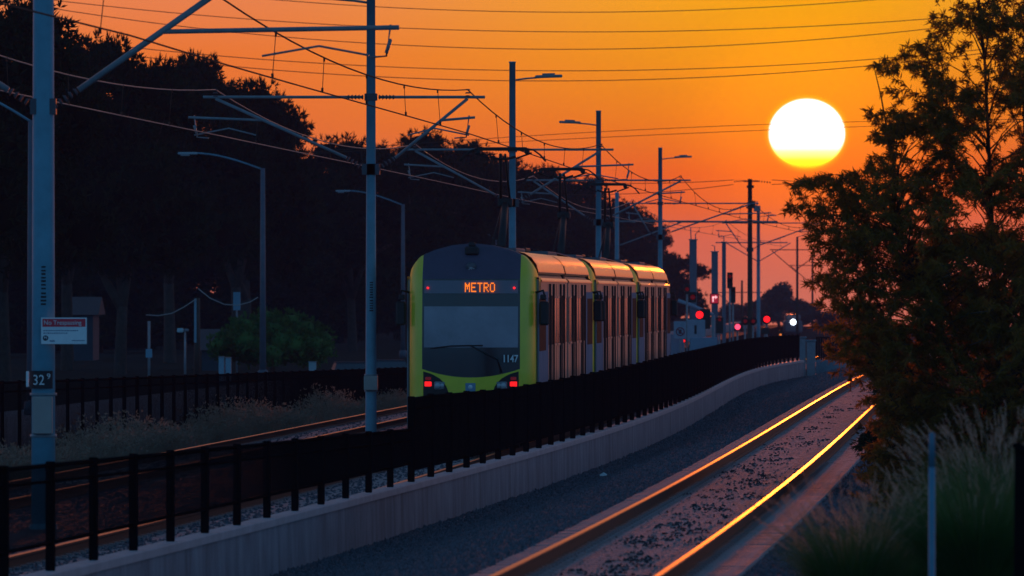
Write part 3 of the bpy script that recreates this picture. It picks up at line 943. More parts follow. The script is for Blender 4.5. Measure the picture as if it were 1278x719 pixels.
    b.build('collector_head', black_m, pg)
    return root


car = car_body(False)
cars = [car, copy_tree(car), copy_tree(car)]
clabs = ['nearest light rail car with the lime face, dark windscreen and lit amber display', 'middle light rail car of the coupled train, behind the one with the lit display', 'farthest light rail car, at the rear end of the train behind the fence']
for i, c in enumerate(cars):
    s = i * 27.2
    c['label'] = clabs[i]
    c.location = (TX + TS * s, TY + s, rail_z); c.rotation_euler = (0, 0, ang)
# lights and writing of the nearest car
for ch in kids(cars[0]):
    if ch.name.startswith('marker_light') and ch.data.vertices[0].co.y < 5:
        ch.data = ch.data.copy(); ch.data.materials.clear(); ch.data.materials.append(red_led)
    if ch.name.startswith('lamp_cluster') and ch.data.vertices[0].co.y < 5:
        for g_ in kids(ch):
            if g_.name.startswith('tail_light'): g_.data = g_.data.copy(); g_.data.materials.clear(); g_.data.materials.append(red_led2)
FONT = {'M': ['10001', '11011', '11111', '10101', '10101', '10001', '10001'], 'E': ['11111', '10000', '10000', '11110', '10000', '10000', '11111'],
        'T': ['11111', '00100', '00100', '00100', '00100', '00100', '00100'], 'R': ['11110', '10001', '10001', '11110', '10100', '10010', '10001'],
        'O': ['01110', '10001', '10001', '10001', '10001', '10001', '01110']}
b = MB(); dsz = .0205; x = -.185
for chh in 'METRO':
    for r_, row in enumerate(FONT[chh]):
        for k_, v in enumerate(row):
            if v == '1':
                xx = x + k_ * dsz; zz = 3.375 - r_ * .027
                b.box(xx, xx + dsz * .93, -.02, -.008 + .0, zz - .0255, zz, M=Matrix.Translation((.07, plan(.1) + rake(3.3) - .01, 0)))
    x += dsz * 6.1
b.build('destination_lettering', amber_led, cars[0])
text_part('fleet_number', '1147', .20, white_t, cars[0], (.79, plan(.8) + rake(1.88) - .05, 1.85), rot=(math.pi / 2, 0, math.atan(.35)), xs=.82)

# ------------------------------------------------------------------ foliage builders
def leafcloud(pts, dirs, ln, wd, spread=.6, droop=0.0, k=1):
    """each leaf is a diamond of 4 points"""
    pts = np.repeat(pts, k, 0); dirs = np.repeat(dirs, k, 0); n = len(pts)
    d = dirs + rng.normal(size=(n, 3)) * spread; d[:, 2] -= droop
    d /= np.linalg.norm(d, axis=1)[:, None] + 1e-9
    l = ln * (.6 + .8 * rng.random((n, 1))); side = np.cross(d, rng.normal(size=(n, 3))); side /= np.linalg.norm(side, axis=1)[:, None] + 1e-9
    w = wd * (.7 + .6 * rng.random((n, 1)))
    V = np.stack([pts, pts + d * l * .45 + side * w * .5, pts + d * l, pts + d * l * .45 - side * w * .5], 1).reshape(-1, 3)
    Fc = np.arange(n * 4).reshape(n, 4)
    return V, Fc


ICO = None


def core_blobs(blobs, k=.72):  # solid blobs added inside the leaves to stop light passing through
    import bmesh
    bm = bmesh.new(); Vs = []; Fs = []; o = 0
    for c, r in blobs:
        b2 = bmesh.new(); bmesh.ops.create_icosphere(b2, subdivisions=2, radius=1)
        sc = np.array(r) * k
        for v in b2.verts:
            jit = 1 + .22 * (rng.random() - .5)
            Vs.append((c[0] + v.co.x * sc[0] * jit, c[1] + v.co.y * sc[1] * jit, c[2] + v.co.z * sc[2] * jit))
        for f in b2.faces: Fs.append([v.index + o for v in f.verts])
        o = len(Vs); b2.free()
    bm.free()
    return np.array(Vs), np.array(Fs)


def crown_mesh(blobs, tufts, per, ln, wd, mleaf, mcore, name, parent, corek=.7, up=.5, spread=.55, jit_=.4):
    P_, D_ = [], []
    vol = np.array([r[0] * r[1] for _, r in blobs]); vol = vol / vol.sum()
    for (c, r), f in zip(blobs, vol):
        n = int(tufts * f); d = rng.normal(size=(n, 3)); d /= np.linalg.norm(d, axis=1)[:, None]
        rad = .66 + jit_ * rng.random((n, 1)) ** .7
        P_.append(np.array(c) + d * np.array(r) * rad); D_.append(d + np.array([0, 0, up]))
    P_ = np.concatenate(P_); D_ = np.concatenate(D_)
    V, Fc = leafcloud(P_, D_, ln, wd, spread, 0, per)
    V2, F2 = core_blobs(blobs, corek)
    F2q = np.concatenate([F2, F2[:, :1]], 1) if False else F2
    # triangles and quads joined: split the leaf quads
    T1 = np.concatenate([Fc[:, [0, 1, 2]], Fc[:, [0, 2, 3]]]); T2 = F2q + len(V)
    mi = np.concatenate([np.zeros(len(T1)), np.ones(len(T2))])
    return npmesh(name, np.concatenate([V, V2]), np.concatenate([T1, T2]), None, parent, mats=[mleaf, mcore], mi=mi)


def limbs(b, base, tips, r0, n=5):
    for t in tips:
        t = Vector(t); base_ = Vector(base); mid = base_.lerp(t, .5) + Vector((rng.normal() * .25, rng.normal() * .25, .3))
        b.tube([base_, base_.lerp(mid, .5) + Vector((0, 0, -.05)), mid, t], [r0, r0 * .8, r0 * .55, r0 * .22], n)


def pine(name, H_, R_, fork, seed_, label, loc, group, flat=.5, tufts=4200, low=.30):
    root = empty(name, loc, label, 'tree', group)
    blobs = []
    for i in range(46):
        a = rng.random() * 6.28; u = math.sqrt(rng.random()); v = rng.random()
        zc = H_ * (low + .06 + (1 - low - .14) * v)
        env = math.sin(math.pi * min(1, max(.12, (zc / H_ - low) / (1 - low) * .82 + .18))) ** .55
        rr = R_ * env * u * .86; br = R_ * (.13 + .15 * rng.random())
        blobs.append(((rr * math.cos(a), rr * math.sin(a), min(zc, H_ - br * .75)), (br, br, br * .72)))
    blobs.append(((0, 0, H_ * .58), (R_ * .5, R_ * .5, H_ * .26)))
    b = MB(); rt = .32
    b.tube([(0, 0, -1.1), (0, 0, .2), (.05, 0, fork * .6), (.1, 0, fork)], [rt * 1.25, rt, rt * .85, rt * .8], 10)
    tips = [bl[0] for bl in blobs[:14]]
    main = [(-R_ * .28, .3, H_ * .45), (R_ * .25, -.2, H_ * .5), (.2, .6, H_ * .62)]
    limbs(b, (.1, 0, fork - .1), main, rt * .72, 8)
    for t in tips: limbs(b, main[rng.integers(3)], [t], .11, 5)
    b.build('trunk', bark, root)
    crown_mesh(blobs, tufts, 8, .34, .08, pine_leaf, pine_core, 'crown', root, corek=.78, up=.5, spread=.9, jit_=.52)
    return root


G1 = 'tall dark pines along the left street'
pA = pine('pine_tree', 12.6, 5.2, 2.6, 1, '', (0, 0, 0), G1)
pB = pine('pine_tree', 12.6, 4.6, 3.2, 2, '', (0, 0, 0), G1, low=.26)
pC = pine('pine_tree', 12.4, 5.6, 3.0, 3, '', (0, 0, 0), G1, low=.22)
spots = [  # px, Y, top row, rot, proto, label
    (-130, 236, -60, .3, 0, 'dark pine at the far left edge, reaching out of the top of the picture'),
    (5, 262, -12, 2.6, 1, 'dark pine behind the thick pole, its top at the top left corner'),
    (84, 345, 38, 1.9, 1, 'dark pine whose trunk stands just right of the thick left pole'),
    (150, 328, 56, 0, 0, 'dark pine with a forked trunk, left of the green bush'),
    (212, 385, 62, 2.2, 1, 'dark pine with its top just left of the first curved street lamp'),
    (296, 400, 90, 4.0, 1, 'dark pine standing behind the lamp above the green bush'),
    (306, 445, 104, 1.0, 0, 'dark pine left of the slim grey pole, lower than its left neighbour'),
    (440, 470, 163, 3.1, 2, 'dark pine behind the slim grey pole'),
    (512, 490, 162, 5.0, 0, 'dark pine above the left edge of the train front'),
    (566, 530, 172, 2.6, 1, 'dark pine above the amber display of the train'),
    (614, 570, 190, .8, 2, 'dark pine behind the first pantograph'),
    (665, 640, 207, 4.4, 0, 'dark pine between the first and second pantographs'),
    (712, 700, 218, 1.4, 1, 'dark pine behind the second pantograph'),
    (752, 780, 236, 3.7, 2, 'dark pine behind the third pantograph'),
    (790, 880, 262, 5.6, 0, 'dark pine left of the pole behind the rear of the train'),
    (818, 1000, 292, 2.0, 1, 'last and lowest dark pine, above the rear end of the train')]
protos = [pA, pB, pC]; used = [False] * 3
hts = [12.6, 12.6, 12.4]
for px, Y, ty, rot, k, lab in spots:
    o = protos[k] if not used[k] else copy_tree(protos[k]); used[k] = True
    p = P(px, ty, Y); sc = (p.z) / hts[k]
    o.location = (p.x, Y, 0); o.rotation_euler = (0, 0, rot); kx = .80 if Y < 430 else .9; o.scale = (sc * kx, sc * kx, sc); o['label'] = lab
# lower trees behind
G2 = 'lower dark trees behind the pines'
root = pine('broadleaf_tree', 7.5, 4.6, 1.2, 9, 'dark low tree behind the pines, at the left edge', (0, 0, 0), G2, low=.08, tufts=4200)
labs = [(-5, 'dark low tree behind the pines, at the left edge'), (120, 'dark low tree behind the forked pine trunk'), (225, 'dark low tree behind the pale sagging cable'), (330, 'dark low tree behind the green bush'),
        (425, 'dark low tree behind the slim grey pole, under the pines'), (500, 'dark low tree just left of the train front'), (560, 'dark low tree hidden mostly by the train front'), (640, 'dark low tree showing above the train roof under the first pantograph'),
        (715, 'dark low tree showing above the train roof under the second pantograph'), (775, 'dark low tree showing above the train roof under the third pantograph'), (828, 'dark low tree at the rear end of the train roof')]
for i, (px, lab) in enumerate(labs):
    o = root if i == 0 else copy_tree(root)
    Y = 420 + i * 32 + (120 if i > 6 else 0); o.location = (P(px, 0, Y).x, Y, 0); o.rotation_euler = (0, 0, i * 1.7); s = 1.05 + .1 * (i % 3) if i < 6 else 1.15; o.scale = (s * 1.1, s * 1.1, s); o['label'] = lab

# dark hedge row added behind the trees to close the pale gap
hr = empty('hedge', (P(200, 0, 520).x, 520, 0), 'long dark hedge row added as filler at the foot of the trees beyond the street', 'hedge')
blobs = []
for i in range(150):
    f = i / 149; Y = 450 + 700 * f ** 1.1; px = -60 + 890 * f ** .62
    q_ = P(px, 0, Y) - hr.location; R_ = 2.4 + 1.6 * f
    blobs.append(((q_.x + rng.normal() * .5, q_.y + rng.normal() * 2, .9 + rng.random() * .8), (R_, R_, 1.7 + rng.random() * .8)))
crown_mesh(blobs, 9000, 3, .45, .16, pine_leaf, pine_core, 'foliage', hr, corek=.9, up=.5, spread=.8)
b = MB()
for bl in blobs[::12]: b.tube([(bl[0][0], bl[0][1], -.2), (bl[0][0], bl[0][1], bl[0][2])], .12, 5)
b.build('stem', bark, hr)

# distant hazy trees
G3 = 'hazy trees at the end of the line'
def broad(name, H_, R_, label, loc, group, nb=16, tufts=3000, ln=.5, wd=.28, ml=far_leaf, low=.2):
    root = empty(name, loc, label, 'tree', group); blobs = []
    for i in range(nb):
        a = rng.random() * 6.28; v = rng.random(); zc = H_ * (low + (1 - low - .15) * v)
        rr = R_ * .7 * math.sqrt(rng.random()) * math.sin(math.pi * (.25 + .65 * v)); br = R_ * (.28 + .18 * rng.random())
        blobs.append(((rr * math.cos(a), rr * math.sin(a), min(zc, H_ - br * .8)), (br, br, br * .85)))
    b = MB(); b.tube([(0, 0, -.3), (0, 0, H_ * .3), (.1, 0, H_ * .7)], [.3, .22, .1], 8); limbs(b, (0, 0, H_ * .25), [bl[0] for bl in blobs[:6]], .14)
    b.build('trunk', bark, root)
    crown_mesh(blobs, tufts, 3, ln, wd, ml, ml, 'crown', root, corek=.72, up=.3, spread=.8)
    return root


far0 = broad('eucalyptus_tree', 9, 4, '', (0, 0, -.6), G3)
for i, (px, ty, Y, lab) in enumerate(((972, 352, 1050, 'tallest hazy tree, right of the thin grey pole near the white headlight'), (950, 370, 1100, 'hazy tree between the thin grey pole and the tallest hazy tree'), (915, 378, 1100, 'hazy tree left of the dark brown pole, above the fence'),
                                      (1000, 372, 1000, 'hazy tree right of the white headlight'), (1035, 388, 900, 'hazy low tree glimpsed left of the near leafy tree'), (885, 395, 1150, 'hazy low tree behind the crossing signals'), (1075, 385, 950, 'hazy tree behind the near leafy tree'))):
    o = far0 if i == 0 else copy_tree(far0)
    p = P(px, ty, Y); s = (p.z + .6) / 9; o.location = (p.x, Y, -.6); o.scale = (max(s, .7), max(s, .7), s); o.rotation_euler = (0, 0, i * 1.3); o['label'] = lab

# green bush beneath the street lamp
Y = 322
r = empty('bush', (P(340, 0, Y).x, Y, 0), 'rounded green bush behind the foot of the curved street lamp', 'bush')
blobs = []
for i in range(44):
    a = i * 2.4; u = math.sqrt((i + .5) / 44); v = rng.random() * (1 - .35 * u)
    blobs.append(((2.0 * u * math.cos(a) * (1 - .35 * v * v), 1.6 * u * math.sin(a), .7 + 1.75 * v * (1 - .25 * u)), (.55, .55, .42)))
b = MB(); b.tube([(0, 0, -.2), (0, 0, .6)], [.12, .09], 8); limbs(b, (0, 0, .5), [bl[0] for bl in blobs[:8]], .06); b.build('trunk', bark, r)
crown_mesh(blobs, 5200, 4, .15, .06, bush_leaf, bush_leaf, 'crown', r, corek=.75, up=.8, spread=.6); r.scale = (1.12, 1.12, 1.1)

# ------------------------------------------------------------------ near leafy tree on the right
Y0 = 112
tr = empty('willow_leaved_tree', (P(1245, 0, Y0).x, Y0 + .5, .6), 'large leafy tree at the right with narrow drooping leaves, beside the sun', 'tree')
T0 = tr.location.copy()
bound_y = [-60, 0, 50, 60, 85, 100, 130, 145, 160, 190, 212, 225, 240, 260, 300, 330, 360, 390, 430, 470, 482, 540, 600, 640]
bound_x = [1165, 1160, 1150, 1122, 1085, 1112, 1092, 1066, 1082, 1092, 1066, 990, 984, 978, 1000, 1012, 1010, 1026, 1022, 1046, 1078, 1082, 1064, 1060]


def left_edge(py): return float(np.interp(py, bound_y, bound_x)) + 9 * math.sin(py * .21) + 6 * math.sin(py * .47 + 1)


leafP, leafD = [], []
tw = MB(); nspray = 0
main = [[(0, 0, 0), (.05, .0, 1.2), (.0, .1, 2.6), (-.08, 0, 4.4), (-.15, 0, 5.9), (-.3, .1, 7.6)],
        [(.05, 0, .6), (.35, .1, 2.0), (.45, .2, 3.6), (.40, .1, 5.4), (.5, 0, 7.4)],
        [(-.05, 0, .5), (-.5, -.1, 1.5), (-1.0, -.3, 2.6), (-1.5, -.2, 3.7)],
        [(-.0, 0, .9), (-.6, .2, 2.2), (-1.3, .3, 3.5), (-1.5, .2, 4.9)],
        [(0, 0, .8), (.9, .3, 2.2), (1.7, .2, 3.4), (2.0, .2, 5.0)]]
for k, m_ in enumerate(main):
    n = len(m_); tw.tube(m_, [(.05 if k == 0 else .036) * (1 - .75 * i / (n - 1)) for i in range(n)], 7)
trunkpts = [Vector(m_[i]).lerp(Vector(m_[i + 1]), k / 12) for m_ in main for i in range(len(m_) - 1) for k in range(12)]
tries = 0
while nspray < 4100:
    py = rng.uniform(-50, 650); px = rng.uniform(970, 1420)
    e = left_edge(py)
    if px < e + 14: continue
    dpt = px - e
    # open airy parts in the upper right
    if py < 285 and px > 1120:
        gx = math.sin(px * .055 + 1.3 * math.sin(py * .03)) + math.sin(py * .06 + px * .02 + 1.0)
        if gx < -.3 and rng.random() < .86: continue
        if rng.random() < .10: continue
    if py < 60 and rng.random() < .3: continue
    dep = rng.normal() * (.5 + min(dpt / 220, 1.1))
    Yp = Y0 + dep
    root_p = P(px, py, Y0); root_p.y = Yp
    outx = -1 if px < 1235 else 1
    ln = rng.uniform(.28, .55)
    if dpt < 60: ln = rng.uniform(.2, .34)
    dirn = Vector((outx * rng.uniform(.05, .9) if rng.random() < .8 else rng.uniform(-.6, .6), rng.normal() * .5, rng.uniform(-.25, .9))).normalized()
    st = root_p - dirn * ln * .55; mid = st + dirn * ln * .55 + Vector((0, 0, .03)); en = st + dirn * ln + Vector((0, 0, -.04))
    px_e = 639 + en.x / en.y * F; py_e = HY - (en.z - H) / en.y * F
    if px_e < left_edge(py_e) - 6: continue
    tw.tube([st - T0, mid - T0, en - T0], [.006, .004, .002], 3)
    if nspray % 9 == 0:
        near_ = min(trunkpts, key=lambda q: (q + T0 + Vector((0, 0, .5)) - st).length + .6 * max(0, (q + T0).z - st.z + .25))
        tw.tube([near_, near_.lerp(st - T0, .5) + Vector((0, 0, .08)), st - T0], [.016, .010, .005], 4)
    nl = int(60 * ln / .5) + 14
    for j in range(nl):
        f = rng.random() ** .8; q = st.lerp(mid, f * 2) if f < .5 else mid.lerp(en, f * 2 - 1)
        leafP.append(q - T0); leafD.append((dirn.x * .7, dirn.y * .5, dirn.z * .35 - .25))
    nspray += 1
tw.build('trunk', twig_m, tr)
# hidden mass deep in the lower crown
V, Fc = leafcloud(np.array([tuple(q) for q in leafP]), np.array(leafD), .098, .020, .62, .15)
npmesh('crown', V, Fc, willow_leaf, tr)

# dense shrub below it
sh = empty('shrub', (P(1190, 0, 120).x, 120, .5), 'dense dark shrub under the leafy tree, hiding the end of the right track', 'shrub')
blobs = []
for i in range(60):
    px = rng.uniform(1085, 1400); py = rng.uniform(372, 660) if px < 1150 else rng.uniform(300, 650)
    e = left_edge(py) + 34
    if px < e: px = e + 10
    q = P(px, py, 118) - sh.location; rr = rng.uniform(.28, .42)
    blobs.append(((q.x, rng.uniform(-.8, 1.2), q.z), (rr, rr, rr * .8)))
b = MB(); limbs(b, (0, 0, -.1), [bl[0] for bl in blobs[:14]], .05); b.build('trunk', bark, sh)
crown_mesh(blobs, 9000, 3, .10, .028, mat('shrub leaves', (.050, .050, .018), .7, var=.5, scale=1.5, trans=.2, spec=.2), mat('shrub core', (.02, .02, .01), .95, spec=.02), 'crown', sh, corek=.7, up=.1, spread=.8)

# ------------------------------------------------------------------ grasses
def blades(n, cx, cy, cz, rad, hgt, wd, m, name, parent, lean=.5, seg=4, spread=1.0, bias=(0, 0)):
    a = rng.random(n) * 6.283; r0 = rad * .35 * np.sqrt(rng.random(n)); L_ = hgt * (.55 + .5 * rng.random(n)); ln = lean * (.2 + rng.random(n))
    x0 = cx + r0 * np.cos(a); y0 = cy + r0 * np.sin(a); pts = []
    aw = rng.random(n) * 3.14
    V = np.zeros((n, (seg + 1) * 2, 3))
    for s in range(seg + 1):
        t = s / seg; out = ln * L_ * t ** 1.8
        x = x0 + (np.cos(a) * out * spread) + bias[0] * t ** 2 * L_; y = y0 + np.sin(a) * out * spread + bias[1] * t ** 2; z = cz + L_ * (t - .28 * ln * t ** 3)
        w = wd * (1 - t * .85) / 2
        V[:, s * 2] = np.stack([x - w * np.cos(aw), y - w * np.sin(aw), z], 1); V[:, s * 2 + 1] = np.stack([x + w * np.cos(aw), y + w * np.sin(aw), z], 1)
    base = np.array([[2 * s, 2 * s + 1, 2 * s + 3, 2 * s + 2] for s in range(seg)])
    Fc = (base[None] + (np.arange(n) * (seg + 1) * 2)[:, None, None]).reshape(-1, 4)
    tips = V[:, -1]; dirs = V[:, -1] - V[:, -3]
    return V.reshape(-1, 3), Fc, tips, dirs


def merge(parts):
    Vs, Fs, o = [], [], 0
    for V, Fc in parts: Vs.append(V); Fs.append(Fc + o); o += len(V)
    return np.concatenate(Vs), np.concatenate(Fs)


def fountain(loc, hgt, rad, nb, npl, label, bias=(0, 0), green=grass_gr, plh=1.25, grp='plumed ornamental grasses on the bank'):
    r = empty('fountain_grass', loc, label, 'grass clump', grp)
    V, Fc, _, _ = blades(nb, 0, 0, 0, rad, hgt, .009, green, 'blade', r, lean=.75, bias=bias); npmesh('blade_clump', V, Fc, green, r)
    V, Fc, tips, dirs = blades(npl, 0, 0, 0, rad, hgt * plh, .004, grass_dry, 'stem', r, lean=.5, bias=bias)
    parts = [(V, Fc)]
    dn = dirs / (np.linalg.norm(dirs, axis=1)[:, None] + 1e-9)
    k = 46; f = np.linspace(0, 1, k)
    pp = (tips[:, None, :] - dn[:, None, :] * (.14 * f)[None, :, None]).reshape(-1, 3); dd = np.repeat(dn, k, 0)
    V2, F2 = leafcloud(pp, dd, .030, .0032, .5)
    npmesh('flower_stalk', V, Fc, grass_dry, r); npmesh('plume', V2, F2, plume_m, r)
    return r


GR = [(1062, 775, 66, 1.0, .62, 1500, 100, 'plumed grass clump left of the blue post, at the bottom edge', (-.08, 0)),
      (1120, 772, 69, .95, .55, 1100, 80, 'plumed grass clump between the left one and the blue post', (-.05, 0)),
      (1222, 772, 66, 1.28, .62, 3800, 60, 'tall green grass clump right of the blue post', (-.03, 0)),
      (1262, 700, 72, 1.16, .70, 1800, 110, 'tall pale plumed clump rising above the green one, by the right edge', (-.04, 0)),
      (1232, 705, 78, 1.16, .60, 1400, 120, 'pale plumed clump behind the tall green grass', (-.08, 0)),
      (1165, 725, 80, .95, .60, 900, 80, 'small dull plumed clump behind the blue post', (-.05, 0)),
      (1098, 735, 82, .80, .50, 900, 60, 'low dull grass clump beside the ballast, behind the front clumps', (-.05, 0))]
for px, py, Y, hh, rad, nb, npl, lab, bi in GR:
    fountain(P(px, py, Y), hh, rad, nb, int(npl * 1.5), lab, bi)
# undergrowth on the bank
parts = []
for i in range(900):
    y = float(randY(1, 66, 230)[0]); x = c2(y) + rng.uniform(2.3, 7.5)
    if y < 90 and x < c2(y) + 2.7: continue
    V, Fc, _, _ = blades(26, x, y, t2z(y, x), .35, rng.uniform(.2, .5), .012, None, '', None, lean=.8, seg=3); parts.append((V, Fc))
V, Fc = merge(parts); tag(npmesh('undergrowth', V, Fc, under_m), kind='stuff')
# dry grass along the left tram track
parts = []
for i in range(620):
    y = float(randY(1, 118, 260)[0]); x = rng.uniform(lf(y) + .15, c0(y) - 1.35)
    hgt = rng.uniform(.2, .75) * (1.15 if 130 < y < 215 else .7) * (.5 + .5 * (math.sin(y * .25) + 1) / 2 + .2)
    V, Fc, tips, dirs = blades(34, x, y, -.03, .5, hgt, .007, None, '', None, lean=.7, seg=3); parts.append((V, Fc))
    V, Fc = leafcloud(tips, dirs / (np.linalg.norm(dirs, axis=1)[:, None] + 1e-9), .07, .025, .6, 0, 3); parts.append((V, Fc))
V, Fc = merge(parts); tag(npmesh('dry_grass', V, Fc, grass_dry), kind='stuff')

# ------------------------------------------------------------------ posts near the camera
p = P(1163, 540, 60)
r = empty('marker_post', (p.x, 60, .1), 'slim blue-grey post standing in the grasses at lower right', 'post')
b = MB(); b.lathe(0, 0, [(.026, 0), (.026, p.z - .1 - .26)], 14); b.build('post_shaft', post_m, r)
b = MB(); b.lathe(0, 0, [(.0235, p.z - .1 - .26), (.0235, p.z - .112), (.018, p.z - .10)], 14); b.build('post_sleeve', mat('darker sleeve', (.09, .20, .29), .5), r)
p = P(860.5, 523, 222)
r = empty('marker_post', (p.x, 222, p.z), 'thin grey rod standing in the gravel against the concrete wall', 'post')
b = MB(); b.lathe(0, 0, [(.02, 0), (.02, 2.0)], 8); b.build('post_shaft', steel_tube, r)
b = MB(); b.lathe(0, 0, [(.032, 2.0), (.032, 2.06), (.01, 2.08)], 8); b.build('post_cap', steel_tube, r)
# dark railing at right edge
r = empty('chain_railing', (P(1268, 0, 58).x, 58, .3), 'black railing with ribbed top at the right edge', 'railing')
b = MB()
A = Vector((P(1268, 560, 58).x - r.location.x, 0, P(1268, 556, 58).z - .3)); B_ = A + Vector((.10, -9, -.30))
for i in range(60):
    q = A.lerp(B_, i / 60); b.tube([q + Vector((-.012, 0, -1.8)), q + Vector((0, 0, 0))], .010, 5)
b.build('railing_infill', fence_m, r)
b = MB()
for i in range(60):
    q = A.lerp(B_, i / 60); b.tube([q + Vector((-.03, 0, .0)), q + Vector((.03, 0, .012))], .014, 6)
b.build('ribbed_top', fence_m, r)

# ------------------------------------------------------------------ level crossing gear
def at(px, py, Y, name, label, cat, group=None, base=-.3):
    p = P(px, py, Y); return empty(name, (p.x, Y, base), label, cat, group), p, Y / F


for px, w, top, Y, lab in ((865, 9.0, 300, 395, 'thick grey steel column behind the rear of the train, two thin rods on top'), (892, 8.0, 315, 392, 'thick grey steel column carrying the lit red arrow signal'), (903.5, 5.0, 303, 400, 'slimmer grey steel column beside the black traffic light')):
    r, p, s = at(px, top, Y, 'steel_column', lab, 'column', 'steel columns at the crossing')
    b = MB(); hh = p.z + .3
    b.bbox(-w * s / 2, w * s / 2, -w * s / 2, w * s / 2, 0, hh, .02); b.build('shaft', mat('column steel', (.15, .15, .20), .6, var=.15), r)
    b = MB(); b.bbox(-w * s / 2 - .04, w * s / 2 + .04, -w * s / 2 - .04, w * s / 2 + .04, hh, hh + .06, .01)
    if w > 8.5:
        b.tube([(-.1, 0, hh), (-.12, 0, hh + .65)], .03, 6); b.tube([(.12, 0, hh), (.12, 0, hh + .3), (.3, 0, hh + .5)], .03, 6)
    else: b.tube([(0, 0, hh), (0, 0, hh + .3), (-.15, 0, hh + .35)], .025, 6)
    b.build('column_cap', steel_tube, r)


def signal_box(px, py, w, h, Y, lamps_, lab, name='traffic_light', cat='traffic light', mast=True, lampr=None, backing=None):
    r, p, s = at(px, py, Y, name, lab, cat, 'red signals at the crossing')
    cz = p.z + .3
    b = MB(); b.bbox(-w * s / 2, w * s / 2, -.12, .12, cz - h * s / 2, cz + h * s / 2, .02)
    if backing: b.cyl((0, -.10, cz), backing * s, .03, 'y', 20)
    b.build('housing', black_m, r)
    if mast:
        b = MB(); b.lathe(0, .2, [(.05, 0), (.05, cz)], 8); b.box(-.03, .03, .1, .22, cz - .06, cz + .0); b.build('mast', steel_tube, r)
    for dx, dy, rr, m in lamps_:
        b = MB(); b.cyl((dx * s, -.125, cz - dy * s), rr * s, -.03, 'y', 14); b.build('signal_lamp', m, r)
        b = MB(); n = 8; vv = []
        for k in range(n + 1):
            a = math.pi * k / n
            for yy in (-.13, -.28): vv.append((dx * s + (rr * s + .02) * math.cos(a), yy, cz - dy * s + (rr * s + .02) * math.sin(a)))
        b.add(vv, [(2 * k, 2 * k + 1, 2 * k + 3, 2 * k + 2) for k in range(n)]); b.build('visor', black_m, r)
    return r


signal_box(880, 398, 13, 25, 388, [(-7, -5, 4.6, red_sig)], 'big glowing red lamp on a dark box, below the lit arrow', mast=True)
ra = signal_box(891.5, 373, 11, 13, 390, [], 'square signal with a lit red arrow on the thick column', mast=False)
s_ = 390 / F; cz = P(0, 373, 390).z + .3
b = MB(); b.box(-4.6 * s_, 4.6 * s_, -.135, -.122, cz - 5.4 * s_, cz + 5.4 * s_); b.build('red_panel', mat('lit red panel', (.3, .02, .04), .4, emis=(.9, .02, .05), estr=.35), ra)
b = MB(); b.box(-2.6 * s_, -.8 * s_, -.15, -.137, cz - 4 * s_, cz + 2.6 * s_); b.box(-2.6 * s_, 1.2 * s_, -.15, -.137, cz + 1.2 * s_, cz + 2.9 * s_)
b.add([(1.0 * s_, -.15, cz + 4.6 * s_), (1.0 * s_, -.15, cz - .4 * s_), (4 * s_, -.15, cz + 2.0 * s_), (1.0 * s_, -.137, cz + 4.6 * s_), (1.0 * s_, -.137, cz - .4 * s_), (4 * s_, -.137, cz + 2.0 * s_)], [(0, 1, 2), (3, 5, 4), (0, 3, 4, 1), (1, 4, 5, 2), (2, 5, 3, 0)]); b.build('arrow', arrow_lit, ra)
signal_box(863.5, 371, 11, 13, 386, [(1, 0, 3.2, dark_red)], 'dim square signal on the first thick column, left of the lit arrow', mast=False)
signal_box(857.5, 361, 7, 12, 384, [(0, 0, 2.5, dark_red)], 'small dark unlit signal box above the dim square signal')
signal_box(898, 406, 9, 20, 386, [(0, -7, 2, dark_red)], 'tall narrow dark signal head between the big red lamp and the pink one')
signal_box(911, 350, 7, 20, 405, [(0, -5, 2.3, dark_red), (0, 1, 2.3, black_m)], 'black traffic light hanging right of the slimmer column')
signal_box(915, 368, 6, 20, 415, [(0, -5, 2.2, black_m)], 'second black traffic light, just below and right of the first')
signal_box(920.5, 408, 9, 9, 395, [(0, 0, 3.6, pink_sig)], 'pinkish red glowing signal low above the fence')
signal_box(930, 401, 6, 6, 420, [(0, 0, 2.4, dark_red)], 'unlit round crossing lamp left of the dark brown pole', backing=5)
signal_box(940, 401, 6, 6, 420, [(0, 0, 2.4, dark_red)], 'unlit round crossing lamp right of the dark brown pole', backing=5)
signal_box(957, 398.5, 7, 7, 380, [(0, 0, 4.0, red_sig)], 'bright red round signal with black backplate, left of the white headlight', backing=6.2)
signal_box(955, 413, 11, 8, 378, [], 'small black box under the bright round red signal', name='relay_box', cat='box')
signal_box(853.5, 425.5, 5, 5, 378, [(0, 0, 1.9, red_led2)], 'small low red light under the round no-entry sign')
signal_box(884.5, 427.5, 5, 5, 378, [(0, 0, 1.9, red_led2)], 'small low red light right of the numeral one board')
signal_box(974, 417, 5, 9, 400, [(0, 1, 1.6, mat('faint orange lamp', (.3, .1, .02), .4, emis=(1, .25, .05), estr=.9))], 'tiny dark post with an orange glint above the fence end')
r, p, s = at(990, 402, 860, 'distant_vehicle', 'vehicle showing one white headlight in the hazy distance', 'vehicle', base=-1.25)
b = MB(); b.bbox(-1.0, 1.0, 0, 4, .5, 1.9, .2); b.bbox(-.85, .85, .8, 3.6, 1.88, 2.5, .15); b.build('vehicle_body', mat('haze-toned vehicle body', (.16, .12, .15), .5), r)  # haze is put into the body colour
for sx in (-.7, .7):
    b = MB(); b.cyl((sx, .7, .62), .33, .2 * (1 if sx < 0 else -1), 'x', 12); b.cyl((sx, 3.2, .62), .33, .2 * (1 if sx < 0 else -1), 'x', 12); b.build('wheel', black_m, r)
b = MB(); b.cyl((0, 0.0, p.z + 1.25), .32, -.05, 'y', 14); b.build('headlight', white_lamp, r)
